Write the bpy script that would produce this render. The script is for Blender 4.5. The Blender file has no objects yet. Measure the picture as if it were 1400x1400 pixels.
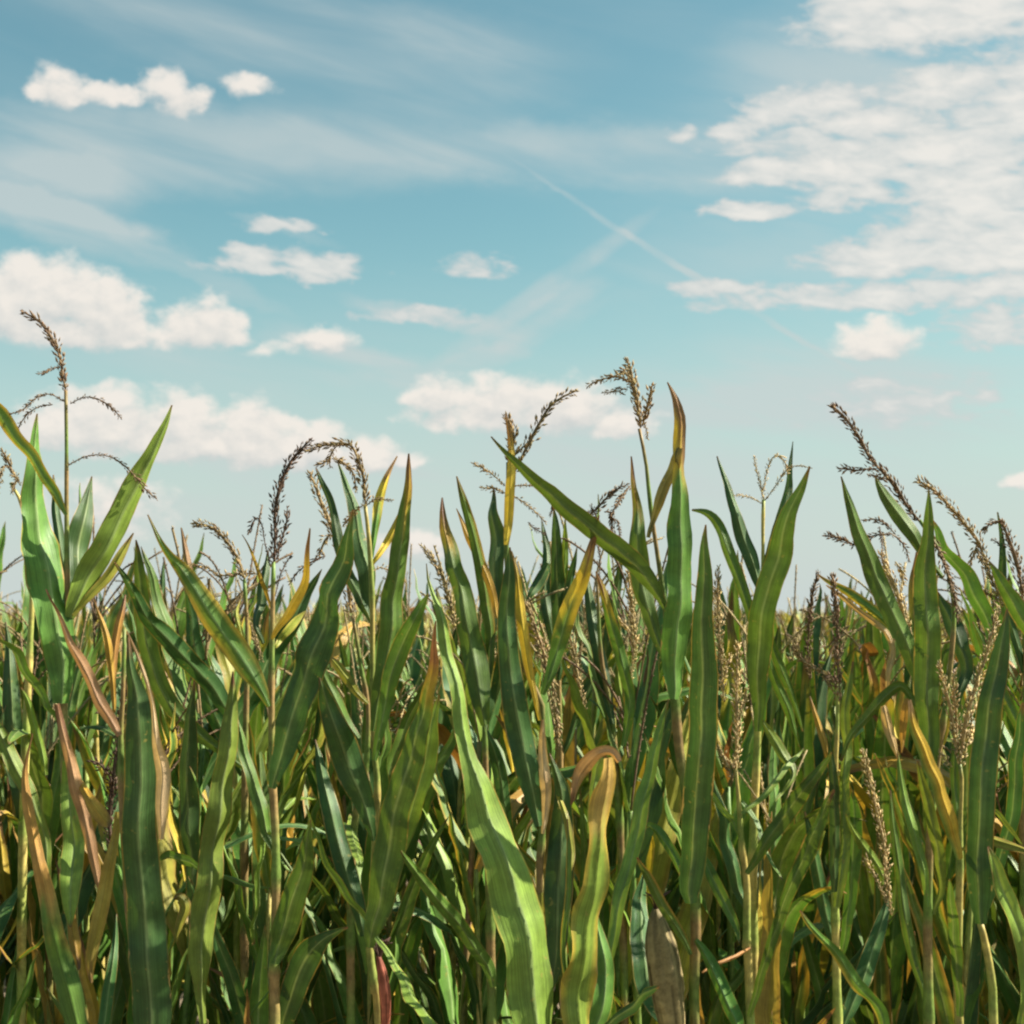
import bpy, math, random
import numpy as np
from mathutils import Vector, Matrix, noise as mnoise

random.seed(11)
RS = np.random.RandomState(5)
scene = bpy.context.scene
COL = bpy.context.collection

# ------------------------------------------------------------------ camera
F = 1923.5                       # focal length in photo pixels (1400 wide)
CAM_H = 2.0
HORIZON = 838.0
PITCH = math.atan((HORIZON - 700.0) / F)
cam_d = bpy.data.cameras.new("camera")
cam = bpy.data.objects.new("camera", cam_d)
COL.objects.link(cam)
cam.location = (0, 0, CAM_H)
cam.rotation_euler = (math.pi / 2 + PITCH, 0, 0)
cam_d.sensor_width = 36
cam_d.lens = 36 * F / 1400.0
cam_d.clip_start = 0.05
cam_d.clip_end = 5000
cam_d.dof.use_dof = True
cam_d.dof.focus_distance = 2.45
cam_d.dof.aperture_fstop = 9
scene.camera = cam
CP, SP = math.cos(PITCH), math.sin(PITCH)


def ray(px, py):
    x = (px - 700.0) / F
    y = (700.0 - py) / F
    return np.array([x, CP - y * SP, SP + y * CP])


def P(px, py, d):
    return np.array([0, 0, CAM_H]) + ray(px, py) * d


def azel(px, py):
    r = ray(px, py)
    return math.atan2(r[0], r[1]), math.atan2(r[2], math.hypot(r[0], r[1]))


# ------------------------------------------------------------------ render settings
scene.render.engine = 'CYCLES'
scene.view_settings.view_transform = 'Standard'
scene.view_settings.look = 'None'
scene.view_settings.gamma = 1
scene.view_settings.exposure = 1.3
cy = scene.cycles
cy.use_denoising = True
cy.max_bounces = 8
cy.diffuse_bounces = 2
cy.glossy_bounces = 2
cy.transmission_bounces = 2
cy.sample_clamp_indirect = 6
cy.filter_width = 2.2
EXPM = 2 ** 1.3

# ------------------------------------------------------------------ sun and sky
SUN = Vector((0.86, 0.08, 0.78)).normalized()
SUN_EL = math.asin(SUN.z)
SUN_AZ = math.atan2(SUN.x, SUN.y)
sd = bpy.data.lights.new("sun", 'SUN')
sd.energy = 5.0
sd.angle = math.radians(0.53)
sd.color = (1.0, 0.93, 0.80)
so = bpy.data.objects.new("sun", sd)
COL.objects.link(so)
so.rotation_euler = (-SUN).to_track_quat('-Z', 'Y').to_euler()
so.location = (20, 5, 25)


def srgb(r, g, b):
    f = lambda c: (c / 255 / 12.92) if c / 255 <= 0.04045 else ((c / 255 + 0.055) / 1.055) ** 2.4
    return (f(r), f(g), f(b))


world = bpy.data.worlds.new("World")
scene.world = world
world.use_nodes = True
NT = world.node_tree
NT.nodes.clear()


class G:
    """tiny helper for building shader node graphs"""

    def __init__(self, nt):
        self.nt = nt

    def n(self, t, **kw):
        nd = self.nt.nodes.new(t)
        for k, v in kw.items():
            setattr(nd, k, v)
        return nd

    def put(self, sock, v):
        if v is None:
            return
        if hasattr(v, 'is_output') or isinstance(v, bpy.types.NodeSocket):
            self.nt.links.new(v, sock)
        else:
            sock.default_value = v

    def m(self, op, a, b=None, c=None, clamp=False):
        nd = self.n('ShaderNodeMath', operation=op, use_clamp=clamp)
        self.put(nd.inputs[0], a)
        self.put(nd.inputs[1], b)
        self.put(nd.inputs[2], c)
        return nd.outputs[0]

    def mix(self, f, a, b, mode='MIX'):
        nd = self.n('ShaderNodeMix', data_type='RGBA', blend_type=mode)
        self.put(nd.inputs[0], f)
        for s, v in ((nd.inputs[6], a), (nd.inputs[7], b)):
            self.put(s, (*v, 1) if isinstance(v, tuple) and len(v) == 3 else v)
        return nd.outputs[2]

    def smooth(self, v, lo, hi, a=0.0, b=1.0):
        nd = self.n('ShaderNodeMapRange', interpolation_type='SMOOTHSTEP')
        self.put(nd.inputs[0], v)
        for i, x in enumerate((lo, hi, a, b)):
            self.put(nd.inputs[1 + i], x)
        return nd.outputs[0]

    def noise(self, vec, scale, detail=3, rough=0.5, dist=0.0):
        nd = self.n('ShaderNodeTexNoise')
        self.put(nd.inputs['Vector'], vec)
        nd.inputs['Scale'].default_value = scale
        nd.inputs['Detail'].default_value = detail
        nd.inputs['Roughness'].default_value = rough
        nd.inputs['Distortion'].default_value = dist
        return nd.outputs[0]

    def xyz(self, x, y, z):
        nd = self.n('ShaderNodeCombineXYZ')
        for i, v in enumerate((x, y, z)):
            self.put(nd.inputs[i], v)
        return nd.outputs[0]


g = G(NT)
sky = g.n('ShaderNodeTexSky', sky_type='NISHITA')
sky.sun_disc = False
sky.sun_elevation = SUN_EL
sky.sun_rotation = SUN_AZ
sky.air_density = 1.0
sky.dust_density = 1.4
sky.ozone_density = 1.0
tc = g.n('ShaderNodeTexCoord')
sep = g.n('ShaderNodeSeparateXYZ')
NT.links.new(tc.outputs['Generated'], sep.inputs[0])
X, Y, Z = sep.outputs
AZ = g.m('ARCTAN2', X, Y)
EL = g.m('ARCSINE', Z)
PX = 1.0 / F

# --- noise fields in sky direction
vec0 = g.xyz(AZ, g.m('MULTIPLY', EL, 1.5), 0.0)
w1 = g.noise(vec0, 38, 4, 0.55)
w2 = g.noise(g.xyz(AZ, g.m('MULTIPLY', EL, 1.5), 7.3), 38, 4, 0.55)
AZW = g.m('MULTIPLY_ADD', g.m('SUBTRACT', w1, 0.5), 46 * PX, AZ)
ELW = g.m('MULTIPLY_ADD', g.m('SUBTRACT', w2, 0.5), 34 * PX, EL)
billow = g.noise(g.xyz(AZ, g.m('MULTIPLY', EL, 1.5), 3.1), 58, 7, 0.67)
streak = g.noise(g.xyz(g.m('MULTIPLY_ADD', EL, 1.2, AZ), g.m('MULTIPLY_ADD', AZ, 0.6, g.m('MULTIPLY', EL, 4.0)), 1.7), 7, 4, 0.5, 0.35)


def blob(az, el, cx, cy_, rx, ry, rot=0.0, flat=1.0):
    a0, e0 = azel(cx, cy_)
    c, s = math.cos(math.radians(rot)), math.sin(math.radians(rot))
    kx, ky = 1 / (rx * PX), 1 / (ry * PX)
    if rot:
        a = g.m('MULTIPLY_ADD', az, c * kx, g.m('MULTIPLY_ADD', el, s * kx, -(a0 * c + e0 * s) * kx))
        b = g.m('MULTIPLY_ADD', az, -s * ky, g.m('MULTIPLY_ADD', el, c * ky, (a0 * s - e0 * c) * ky))
    else:
        a = g.m('MULTIPLY_ADD', az, kx, -a0 * kx)
        b = g.m('MULTIPLY_ADD', el, ky, -e0 * ky)
    if flat != 1.0:
        b = g.m('MAXIMUM', b, g.m('MULTIPLY', b, -flat))
    return g.m('MULTIPLY_ADD', a, a, g.m('MULTIPLY', b, b))


# heaped clouds: centre, radii (photo pixel units turned into sky angles), flat-bottom factor, weight
HEAPS = [
    (80, 124, 40, 36, 1.6, .85), (125, 132, 46, 22, 1.6, .8), (170, 130, 50, 16, 1.5, .6), (238, 130, 48, 34, 1.3, .85), (338, 117, 38, 18, 1.3, .6),
    (60, 410, 84, 66, 1.6, 1.2), (140, 432, 62, 62, 1.7, 1.1), (10, 425, 70, 56, 1.4, 1.1), (110, 455, 130, 30, 1.3, 1),
    (280, 452, 62, 52, 1.9, 1.0), (210, 468, 60, 14, 1.2, .35), (440, 466, 46, 20, 1.6, .75), (375, 482, 34, 12, 1.4, .4),
    (60, 585, 56, 44, 1.5, .9), (140, 585, 80, 60, 1.5, 1.1), (250, 592, 64, 62, 1.5, 1.15), (345, 604, 62, 66, 1.7, 1.15), (425, 618, 62, 44, 1.7, 1.05),
    (500, 626, 60, 34, 1.7, .95), (555, 632, 40, 18, 1.6, .7), (300, 612, 200, 28, 1.3, 1),
    (596, 546, 54, 36, 1.6, .95), (680, 552, 76, 46, 1.6, .9), (765, 564, 84, 52, 1.7, 1.0), (850, 584, 54, 32, 1.6, .8), (710, 572, 170, 28, 1.3, .75),
    (1198, 474, 62, 42, 2.4, 1.0), (150, 695, 80, 40, 1.0, .45), (565, 744, 60, 26, 1.3, .6), (1390, 657, 26, 12, 1, .7),
]
# flatter, ragged cloud: the bank and the small wisps
BANK = [
    (1300, 15, 210, 50, 1.0, .95), (1190, 5, 90, 26, 1, .8), (1110, 145, 100, 28, 1.3, .85), (1055, 160, 60, 24, 1.3, .7), (1190, 165, 80, 26, 1.2, .8),
    (1015, 178, 46, 16, 1.2, .65), (1110, 195, 140, 16, 1, .5), (1290, 120, 84, 34, 1.2, .85), (1290, 205, 190, 50, 1.1, .85),
    (1060, 240, 92, 24, 1.3, .85), (1150, 232, 110, 36, 1.2, .9), (1160, 268, 76, 22, 1.2, .7), (1022, 291, 66, 18, 1.4, .85),
    (1345, 262, 120, 70, 1, .9), (1370, 335, 130, 48, 1, .9), (1230, 355, 130, 30, 1.4, .85), (1172, 358, 66, 26, 1.3, .75),
    (1280, 402, 215, 24, 1.2, .8), (1390, 445, 100, 30, 1, .6), (1330, 310, 130, 40, 1, .8), (975, 396, 80, 14, 1.3, .6), (1100, 404, 150, 16, 1, .5),
    (930, 182, 24, 12, 1, .5), (1395, 160, 90, 90, 1, .7), (385, 366, 110, 14, 1.3, .5), (340, 356, 54, 24, 1.5, .7), (440, 368, 60, 28, 1.5, .75),
    (655, 368, 50, 18, 1.2, .4), (390, 312, 70, 10, 1.3, .5), (570, 432, 90, 14, 1.2, .5), (1230, 550, 120, 30, 1, .35),
]


def union(lst, az, el):
    V_ = None
    for (cx, cy_, rx, ry, fl, w) in lst:
        v_ = g.m('MULTIPLY_ADD', blob(az, el, cx, cy_, rx, ry, 0, fl), -w, w)
        V_ = v_ if V_ is None else g.m('SMOOTH_MAX', V_, v_, 0.12)
    return V_


vor = g.n('ShaderNodeTexVoronoi', feature='SMOOTH_F1')
g.put(vor.inputs['Vector'], g.xyz(AZW, g.m('MULTIPLY', ELW, 1.25), 0.4))
vor.inputs['Scale'].default_value = 62
vor.inputs['Smoothness'].default_value = 0.35
puff = g.m('SUBTRACT', 0.42, vor.outputs['Distance'])
V1 = union(HEAPS, AZW, ELW)
V1b = union(HEAPS, AZW, g.m('ADD', ELW, 16 * PX))
d1 = g.m('MULTIPLY_ADD', puff, 0.75, g.m('MULTIPLY_ADD', g.m('SUBTRACT', billow, 0.5), 1.4, V1))
heap = g.smooth(d1, -0.32, 0.62)
under = g.m('SUBTRACT', V1b, V1)           # positive on undersides, negative on crests
billow2 = g.noise(g.xyz(g.m('ADD', AZ, 7 * PX), g.m('MULTIPLY', g.m('ADD', EL, 9 * PX), 1.5), 3.1), 58, 7, 0.67)
relief = g.m('SUBTRACT', billow, billow2)
lit = g.m('ADD', g.m('MULTIPLY_ADD', under, -0.62, 0.74), g.m('MULTIPLY', relief, 1.0))
lit = g.m('MULTIPLY_ADD', puff, 0.45, lit, clamp=True)
ragged = g.noise(g.xyz(g.m('MULTIPLY_ADD', EL, 0.7, AZ), g.m('MULTIPLY', EL, 2.3), 9.1), 40, 7, 0.56, 0.3)
V2 = union(BANK, AZW, ELW)
d2 = g.m('MULTIPLY_ADD', g.m('SUBTRACT', ragged, 0.495), 2.5, V2)
bank = g.smooth(d2, -0.22, 0.5)
bank_c = g.smooth(d2, 0.05, 1.3)

# thin high veils
VEILS = [
    (430, 60, 480, 90, -4, .55), (300, 205, 560, 75, 3, .62), (900, 215, 420, 55, -2, .5), (95, 308, 190, 40, -12, 1.0), (270, 372, 160, 20, -22, .45),
    (390, 315, 90, 12, -13, .8), (590, 432, 150, 18, -9, .75), (500, 495, 160, 26, -20, .55), (740, 430, 120, 26, 30, .5),
    (700, 470, 160, 24, 24, .5), (1150, 300, 420, 300, 0, .35), (1200, 530, 460, 80, -4, .7), (700, 650, 900, 130, 0, .62), (400, 510, 520, 60, -6, .55),
    (1000, 560, 400, 40, 3, .45), (60, 250, 160, 60, 0, .45), (1230, 90, 320, 130, 0, .4),
]
VS = None
for (cx, cy_, rx, ry, rot, w) in VEILS:
    q = blob(AZW, ELW, cx, cy_, rx, ry, rot)
    v = g.smooth(q, 1.0, 0.0, 0.0, w)
    VS = v if VS is None else g.m('ADD', VS, v)
veil = g.m('MULTIPLY', g.smooth(streak, 0.28, 0.72, 0.25, 1.3), VS)
veil = g.m('ADD', veil, g.smooth(streak, 0.45, 0.85, 0.0, 0.14))


# two fading vapour trails
def trail(x0, y0, x1, y1, wd, amt, seed):
    cx, cy_ = (x0 + x1) / 2, (y0 + y1) / 2
    L = math.hypot(x1 - x0, y1 - y0) / 2
    q = blob(g.m('MULTIPLY_ADD', g.m('SUBTRACT', w1, 0.5), 10 * PX, AZ), g.m('MULTIPLY_ADD', g.m('SUBTRACT', w2, 0.5), 10 * PX, EL),
             cx, cy_, L * 1.1, wd, math.degrees(math.atan2(-(y1 - y0), x1 - x0)))
    br = g.smooth(g.noise(g.xyz(AZ, EL, seed), 30, 3), 0.3, 0.65, 0.35, 1.0)
    return g.m('MULTIPLY', g.smooth(q, 1.0, 0.0, 0.0, amt), br)


tr = g.m('ADD', trail(700, 222, 1190, 528, 6.5, .8, 2.0), trail(560, 520, 905, 290, 20, .62, 5.0))
veil = g.m('ADD', veil, tr, clamp=True)

# sky colour: the Nishita sky, toned to the teal of the photograph, whitening into haze low down
skyc = g.mix(1.0, sky.outputs[0], tuple(c * 0.683 for c in (0.071, 0.0985, 0.0765)), 'MULTIPLY')
hz = g.smooth(EL, 0.29, -0.01, 0.0, 0.95)
S = lambda r, g_, b: tuple(c / EXPM for c in srgb(r, g_, b))
skyc = g.mix(hz, skyc, S(205, 215, 213))
skyc = g.mix(g.m('MULTIPLY', veil, 0.74), skyc, S(202, 211, 210))
skyc = g.mix(g.m('MULTIPLY', bank, 0.93), skyc, g.mix(bank_c, S(206, 212, 211), S(240, 236, 229)))
skyc = g.mix(g.m('MULTIPLY', heap, 0.95), skyc, g.mix(lit, S(198, 204, 204), S(244, 237, 228)))
bg = g.n('ShaderNodeBackground')
NT.links.new(skyc, bg.inputs[0])
bg.inputs[1].default_value = 1.0
wo = g.n('ShaderNodeOutputWorld')
NT.links.new(bg.outputs[0], wo.inputs[0])
world.cycles.sampling_method = 'MANUAL'
world.cycles.sample_map_resolution = 512

# ------------------------------------------------------------------ materials


def new_mat(name):
    m = bpy.data.materials.new(name)
    m.use_nodes = True
    m.node_tree.nodes.clear()
    return m, G(m.node_tree)


def leaf_material():
    m, q = new_mat("leaf_blade")
    at = q.n('ShaderNodeAttribute', attribute_name='pigment')
    uv = q.n('ShaderNodeUVMap', uv_map='UVMap')
    oi = q.n('ShaderNodeObjectInfo')
    ge = q.n('ShaderNodeNewGeometry')
    sx = q.n('ShaderNodeSeparateXYZ')
    q.nt.links.new(uv.outputs[0], sx.inputs[0])
    veins = q.noise(q.xyz(q.m('MULTIPLY', sx.outputs[0], 46), q.m('MULTIPLY', sx.outputs[1], 2.0), oi.outputs['Random']), 1.0, 2, 0.6)
    tcn = q.n('ShaderNodeTexCoord')
    blot = q.noise(tcn.outputs['Object'], 34, 4, 0.6)
    big = q.noise(tcn.outputs['Object'], 7, 2, 0.5)
    k = q.m('MULTIPLY', q.smooth(veins, 0.25, 0.75, 0.72, 1.28), q.smooth(blot, 0.25, 0.75, 0.78, 1.22))
    k = q.m('MULTIPLY', k, q.smooth(big, 0.3, 0.7, 0.85, 1.15))
    hs = q.n('ShaderNodeHueSaturation')
    q.put(hs.inputs['Hue'], q.m('MULTIPLY_ADD', oi.outputs['Random'], 0.03, 0.485))
    q.put(hs.inputs['Value'], q.m('MULTIPLY', k, q.m('MULTIPLY_ADD', oi.outputs['Random'], 0.35, 0.82)))
    q.put(hs.inputs['Saturation'], 0.98)
    q.nt.links.new(at.outputs['Color'], hs.inputs['Color'])
    # yellowed flecks
    fl = q.smooth(q.noise(tcn.outputs['Object'], 90, 2, 0.5), 0.66, 0.76, 0.0, 0.5)
    base = q.mix(fl, hs.outputs[0], (0.30, 0.24, 0.06))
    edge = q.m('ABSOLUTE', q.m('MULTIPLY_ADD', sx.outputs[0], 2.0, -1.0))
    rag = q.noise(q.xyz(q.m('MULTIPLY', sx.outputs[0], 3.0), q.m('MULTIPLY', sx.outputs[1], 7.0), q.m('MULTIPLY', oi.outputs['Random'], 40.0)), 1.0, 5, 0.65)
    mg = q.smooth(q.m('MULTIPLY_ADD', q.m('SUBTRACT', rag, 0.5), 0.95, edge), 0.99, 1.08)
    base = q.mix(mg, base, q.mix(blot, (0.20, 0.10, 0.035), (0.50, 0.35, 0.12)))
    les = q.noise(q.xyz(q.m('MULTIPLY', sx.outputs[0], 9.0), q.m('MULTIPLY', sx.outputs[1], 5.0), q.m('MULTIPLY_ADD', oi.outputs['Random'], 40.0, 7.0)), 1.0, 3, 0.6)
    base = q.mix(q.smooth(les, 0.72, 0.77, 0.0, 0.75), base, (0.30, 0.19, 0.07))
    bs = q.n('ShaderNodeBsdfPrincipled')
    q.put(bs.inputs['Base Color'], base)
    bs.inputs['Roughness'].default_value = 0.46
    bs.inputs['Specular IOR Level'].default_value = 0.32
    bp = q.n('ShaderNodeBump')
    bp.inputs['Strength'].default_value = 0.4
    bp.inputs['Distance'].default_value = 0.002
    q.put(bp.inputs['Height'], veins)
    q.nt.links.new(bp.outputs[0], bs.inputs['Normal'])
    tr_ = q.n('ShaderNodeBsdfTranslucent')
    q.put(tr_.inputs['Color'], q.mix(1.0, base, (2.0, 1.75, 0.8), 'MULTIPLY'))
    mx = q.n('ShaderNodeMixShader')
    mx.inputs[0].default_value = 0.13
    q.nt.links.new(bs.outputs[0], mx.inputs[1])
    q.nt.links.new(tr_.outputs[0], mx.inputs[2])
    out = q.n('ShaderNodeOutputMaterial')
    q.nt.links.new(mx.outputs[0], out.inputs[0])
    return m


def plain_material(name, rough, trans=0.0, bump=0.0, scale=120):
    m, q = new_mat(name)
    at = q.n('ShaderNodeAttribute', attribute_name='pigment')
    oi = q.n('ShaderNodeObjectInfo')
    tcn = q.n('ShaderNodeTexCoord')
    ns = q.noise(tcn.outputs['Object'], scale, 4, 0.65)
    hs = q.n('ShaderNodeHueSaturation')
    q.put(hs.inputs['Value'], q.m('MULTIPLY', q.smooth(ns, 0.25, 0.75, 0.65, 1.35), q.m('MULTIPLY_ADD', oi.outputs['Random'], 0.4, 0.8)))
    q.nt.links.new(at.outputs['Color'], hs.inputs['Color'])
    bs = q.n('ShaderNodeBsdfPrincipled')
    q.put(bs.inputs['Base Color'], hs.outputs[0])
    bs.inputs['Roughness'].default_value = rough
    bs.inputs['Specular IOR Level'].default_value = 0.3
    if bump:
        bp = q.n('ShaderNodeBump')
        bp.inputs['Strength'].default_value = bump
        bp.inputs['Distance'].default_value = 0.003
        q.put(bp.inputs['Height'], ns)
        q.nt.links.new(bp.outputs[0], bs.inputs['Normal'])
    res = bs.outputs[0]
    if trans:
        t_ = q.n('ShaderNodeBsdfTranslucent')
        q.put(t_.inputs['Color'], q.mix(1.0, hs.outputs[0], (1.5, 1.4, 1.1), 'MULTIPLY'))
        mx = q.n('ShaderNodeMixShader')
        mx.inputs[0].default_value = trans
        q.nt.links.new(res, mx.inputs[1])
        q.nt.links.new(t_.outputs[0], mx.inputs[2])
        res = mx.outputs[0]
    out = q.n('ShaderNodeOutputMaterial')
    q.nt.links.new(res, out.inputs[0])
    return m


M_LEAF = leaf_material()
M_STALK = plain_material("stalk_skin", 0.5, 0, 0.2, 60)
M_TASSEL = plain_material("tassel_spikelets", 0.75, 0.25)
M_HUSK = plain_material("ear_husk", 0.65, 0.2, 0.4, 70)


def soil_material():
    m, q = new_mat("soil")
    tcn = q.n('ShaderNodeTexCoord')
    a = q.noise(tcn.outputs['Object'], 1.3, 5, 0.6)
    b = q.noise(tcn.outputs['Object'], 28, 6, 0.7)
    c = q.mix(a, (0.10, 0.075, 0.05), (0.19, 0.14, 0.09))
    c = q.mix(q.smooth(b, 0.35, 0.7), c, (0.28, 0.22, 0.14))
    bs = q.n('ShaderNodeBsdfPrincipled')
    q.put(bs.inputs['Base Color'], c)
    bs.inputs['Roughness'].default_value = 0.95
    bp = q.n('ShaderNodeBump')
    bp.inputs['Strength'].default_value = 0.8
    bp.inputs['Distance'].default_value = 0.03
    q.put(bp.inputs['Height'], b)
    q.nt.links.new(bp.outputs[0], bs.inputs['Normal'])
    out = q.n('ShaderNodeOutputMaterial')
    q.nt.links.new(bs.outputs[0], out.inputs[0])
    return m


M_SOIL = soil_material()

# ------------------------------------------------------------------ mesh helpers


def build_mesh(name, verts, faces, cols, uvs, mat):
    me = bpy.data.meshes.new(name)
    me.from_pydata([tuple(v) for v in verts], [], faces)
    a = me.attributes.new('pigment', 'FLOAT_COLOR', 'POINT')
    c4 = np.ones((len(verts), 4), np.float32)
    c4[:, :3] = cols
    a.data.foreach_set('color', c4.ravel())
    if uvs is not None:
        uvl = me.uv_layers.new(name='UVMap')
        li = np.empty(len(me.loops), np.int32)
        me.loops.foreach_get('vertex_index', li)
        uvl.data.foreach_set('uv', np.asarray(uvs, np.float32)[li].ravel())
    me.polygons.foreach_set('use_smooth', np.ones(len(me.polygons), bool))
    me.materials.append(mat)
    me.update()
    return me


def spline(pts, n):
    """Catmull-Rom through rows of pts (any number of columns), n samples, even in chord length"""
    p = np.asarray(pts, float)
    if len(p) == 2:
        t = np.linspace(0, 1, n)[:, None]
        return p[0] * (1 - t) + p[1] * t
    q = np.vstack([2 * p[0] - p[1], p, 2 * p[-1] - p[-2]])
    seg = np.maximum(np.linalg.norm(np.diff(p[:, :2], axis=0), axis=1), 1e-6)
    cum = np.concatenate([[0], np.cumsum(seg)])
    out = []
    for s in np.linspace(0, cum[-1], n):
        i = min(max(np.searchsorted(cum, s, 'right') - 1, 0), len(seg) - 1)
        t = (s - cum[i]) / seg[i]
        a, b, c, d = q[i], q[i + 1], q[i + 2], q[i + 3]
        out.append(0.5 * ((2 * b) + (c - a) * t + (2 * a - 5 * b + 4 * c - d) * t * t + (3 * b - a - 3 * c + d) * t ** 3))
    return np.array(out)


def nz(v):
    return v / max(np.linalg.norm(v), 1e-9)


L3 = lambda a, b, t: np.asarray(a) * (1 - t) + np.asarray(b) * t
SS = lambda lo, hi, x: (lambda t: t * t * (3 - 2 * t))(min(max((x - lo) / (hi - lo), 0), 1))

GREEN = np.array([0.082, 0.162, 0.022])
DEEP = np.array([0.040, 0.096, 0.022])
LIGHT = np.array([0.165, 0.248, 0.034])
YELL = np.array([0.47, 0.32, 0.035])
ORNG = np.array([0.44, 0.24, 0.055])
BRWN = np.array([0.17, 0.085, 0.04])
PINK = np.array([0.48, 0.32, 0.19])
TAN = np.array([0.46, 0.34, 0.18])
OLIV = np.array([0.30, 0.23, 0.05])
RIB = np.array([0.24, 0.31, 0.12])


def pigment(kind, t, k, j):
    """leaf pigment at t (0 base, 1 tip), k (-1..1 across); j is a small random wobble"""
    ak = abs(k)
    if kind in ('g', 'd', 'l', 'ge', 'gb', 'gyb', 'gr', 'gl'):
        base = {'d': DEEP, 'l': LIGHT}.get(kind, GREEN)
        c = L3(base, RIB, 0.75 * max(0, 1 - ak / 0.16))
        c = L3(c, YELL * np.array([.8, .62, .8]), 0.75 * SS(0.93, 1.0, ak + 0.3 * j) * SS(0.05, 0.5, t + 1.5 * j))
        c = L3(c, BRWN, SS(0.95, 1.0, t + j * .3))
        if kind in ('ge', 'gr', 'gl'):
            side = ak if kind == 'ge' else (k if kind == 'gr' else -k)
            e = SS(0.45, 0.95, side + j) * (0.55 + 0.45 * SS(0.0, 0.6, t))
            c = L3(c, L3(YELL, ORNG, 0.5 + j), e)
            c = L3(c, BRWN, 0.7 * SS(0.85, 1.0, t))
        if kind == 'gb':
            c = L3(c, YELL * 0.8, SS(0.72, 0.85, t + j))
            c = L3(c, BRWN * 1.3, SS(0.82, 0.95, t + j))
        if kind == 'gyb':
            c = L3(c, YELL, SS(0.30, 0.55, t + j + 0.15 * (ak - 0.5)))
            c = L3(c, BRWN * 1.2, SS(0.66, 0.80, t + j))
        return c
    if kind == 'f1':      # green below, rusty folded tip
        c = L3(GREEN * 1.1, RIB, 0.75 * max(0, 1 - ak / 0.16))
        c = L3(c, YELL * 0.8, SS(0.66, 0.76, t + j))
        return L3(c, BRWN * 1.3, SS(0.75, 0.84, t + j + 0.1 * k))
    if kind == 'db':
        return L3(L3(BRWN * .9, DEEP, 0.45 + 0.5 * j), ORNG * .6, SS(.6, 1, k + j) * .6)
    if kind == 'og':
        c = L3(GREEN, ORNG, SS(0.35, 0.5, t + j))
        return L3(c, BRWN, 0.8 * SS(0.8, 1.0, t + j))
    if kind == 'rib':     # yellow rib leaf
        return L3(GREEN, YELL, max(0, 1 - ak / 0.4))
    if kind == 'e6':
        c = L3(LIGHT * 1.1, L3(YELL, PINK, 0.3), SS(0.72, 0.80, t + j))
        return L3(c, YELL, 0.8 * SS(0.7, 1.0, ak + j))
    if kind == 'j8':
        c = L3(LIGHT, YELL * 1.15, SS(-0.75, -0.2, k + j))
        return L3(c, PINK, SS(0.85, 0.97, t))
    base = {'y': YELL, 'o': ORNG, 'p': PINK, 't': TAN, 'ol': OLIV, 'b': BRWN * 1.4, 'yg': L3(LIGHT, YELL, 0.35), 'yb': YELL, 'op': L3(ORNG, PINK, .6)}[kind]
    c = L3(base, base * np.array([0.7, 0.6, 0.5]), SS(0.0, 0.25, abs(j) * 2) * 0.6)
    c = L3(c, ORNG * 0.9, 0.5 * SS(0.7, 1.0, ak))
    return L3(c, BRWN, (0.85 if kind != 'yb' else 1.0) * SS(0.8 if kind != 'yb' else 0.55, 1.0 if kind != 'yb' else 0.85, t + j))


KX = np.array([-1, -0.91, -0.55, -0.13, 0, 0.13, 0.55, 0.91, 1.0])


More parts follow.
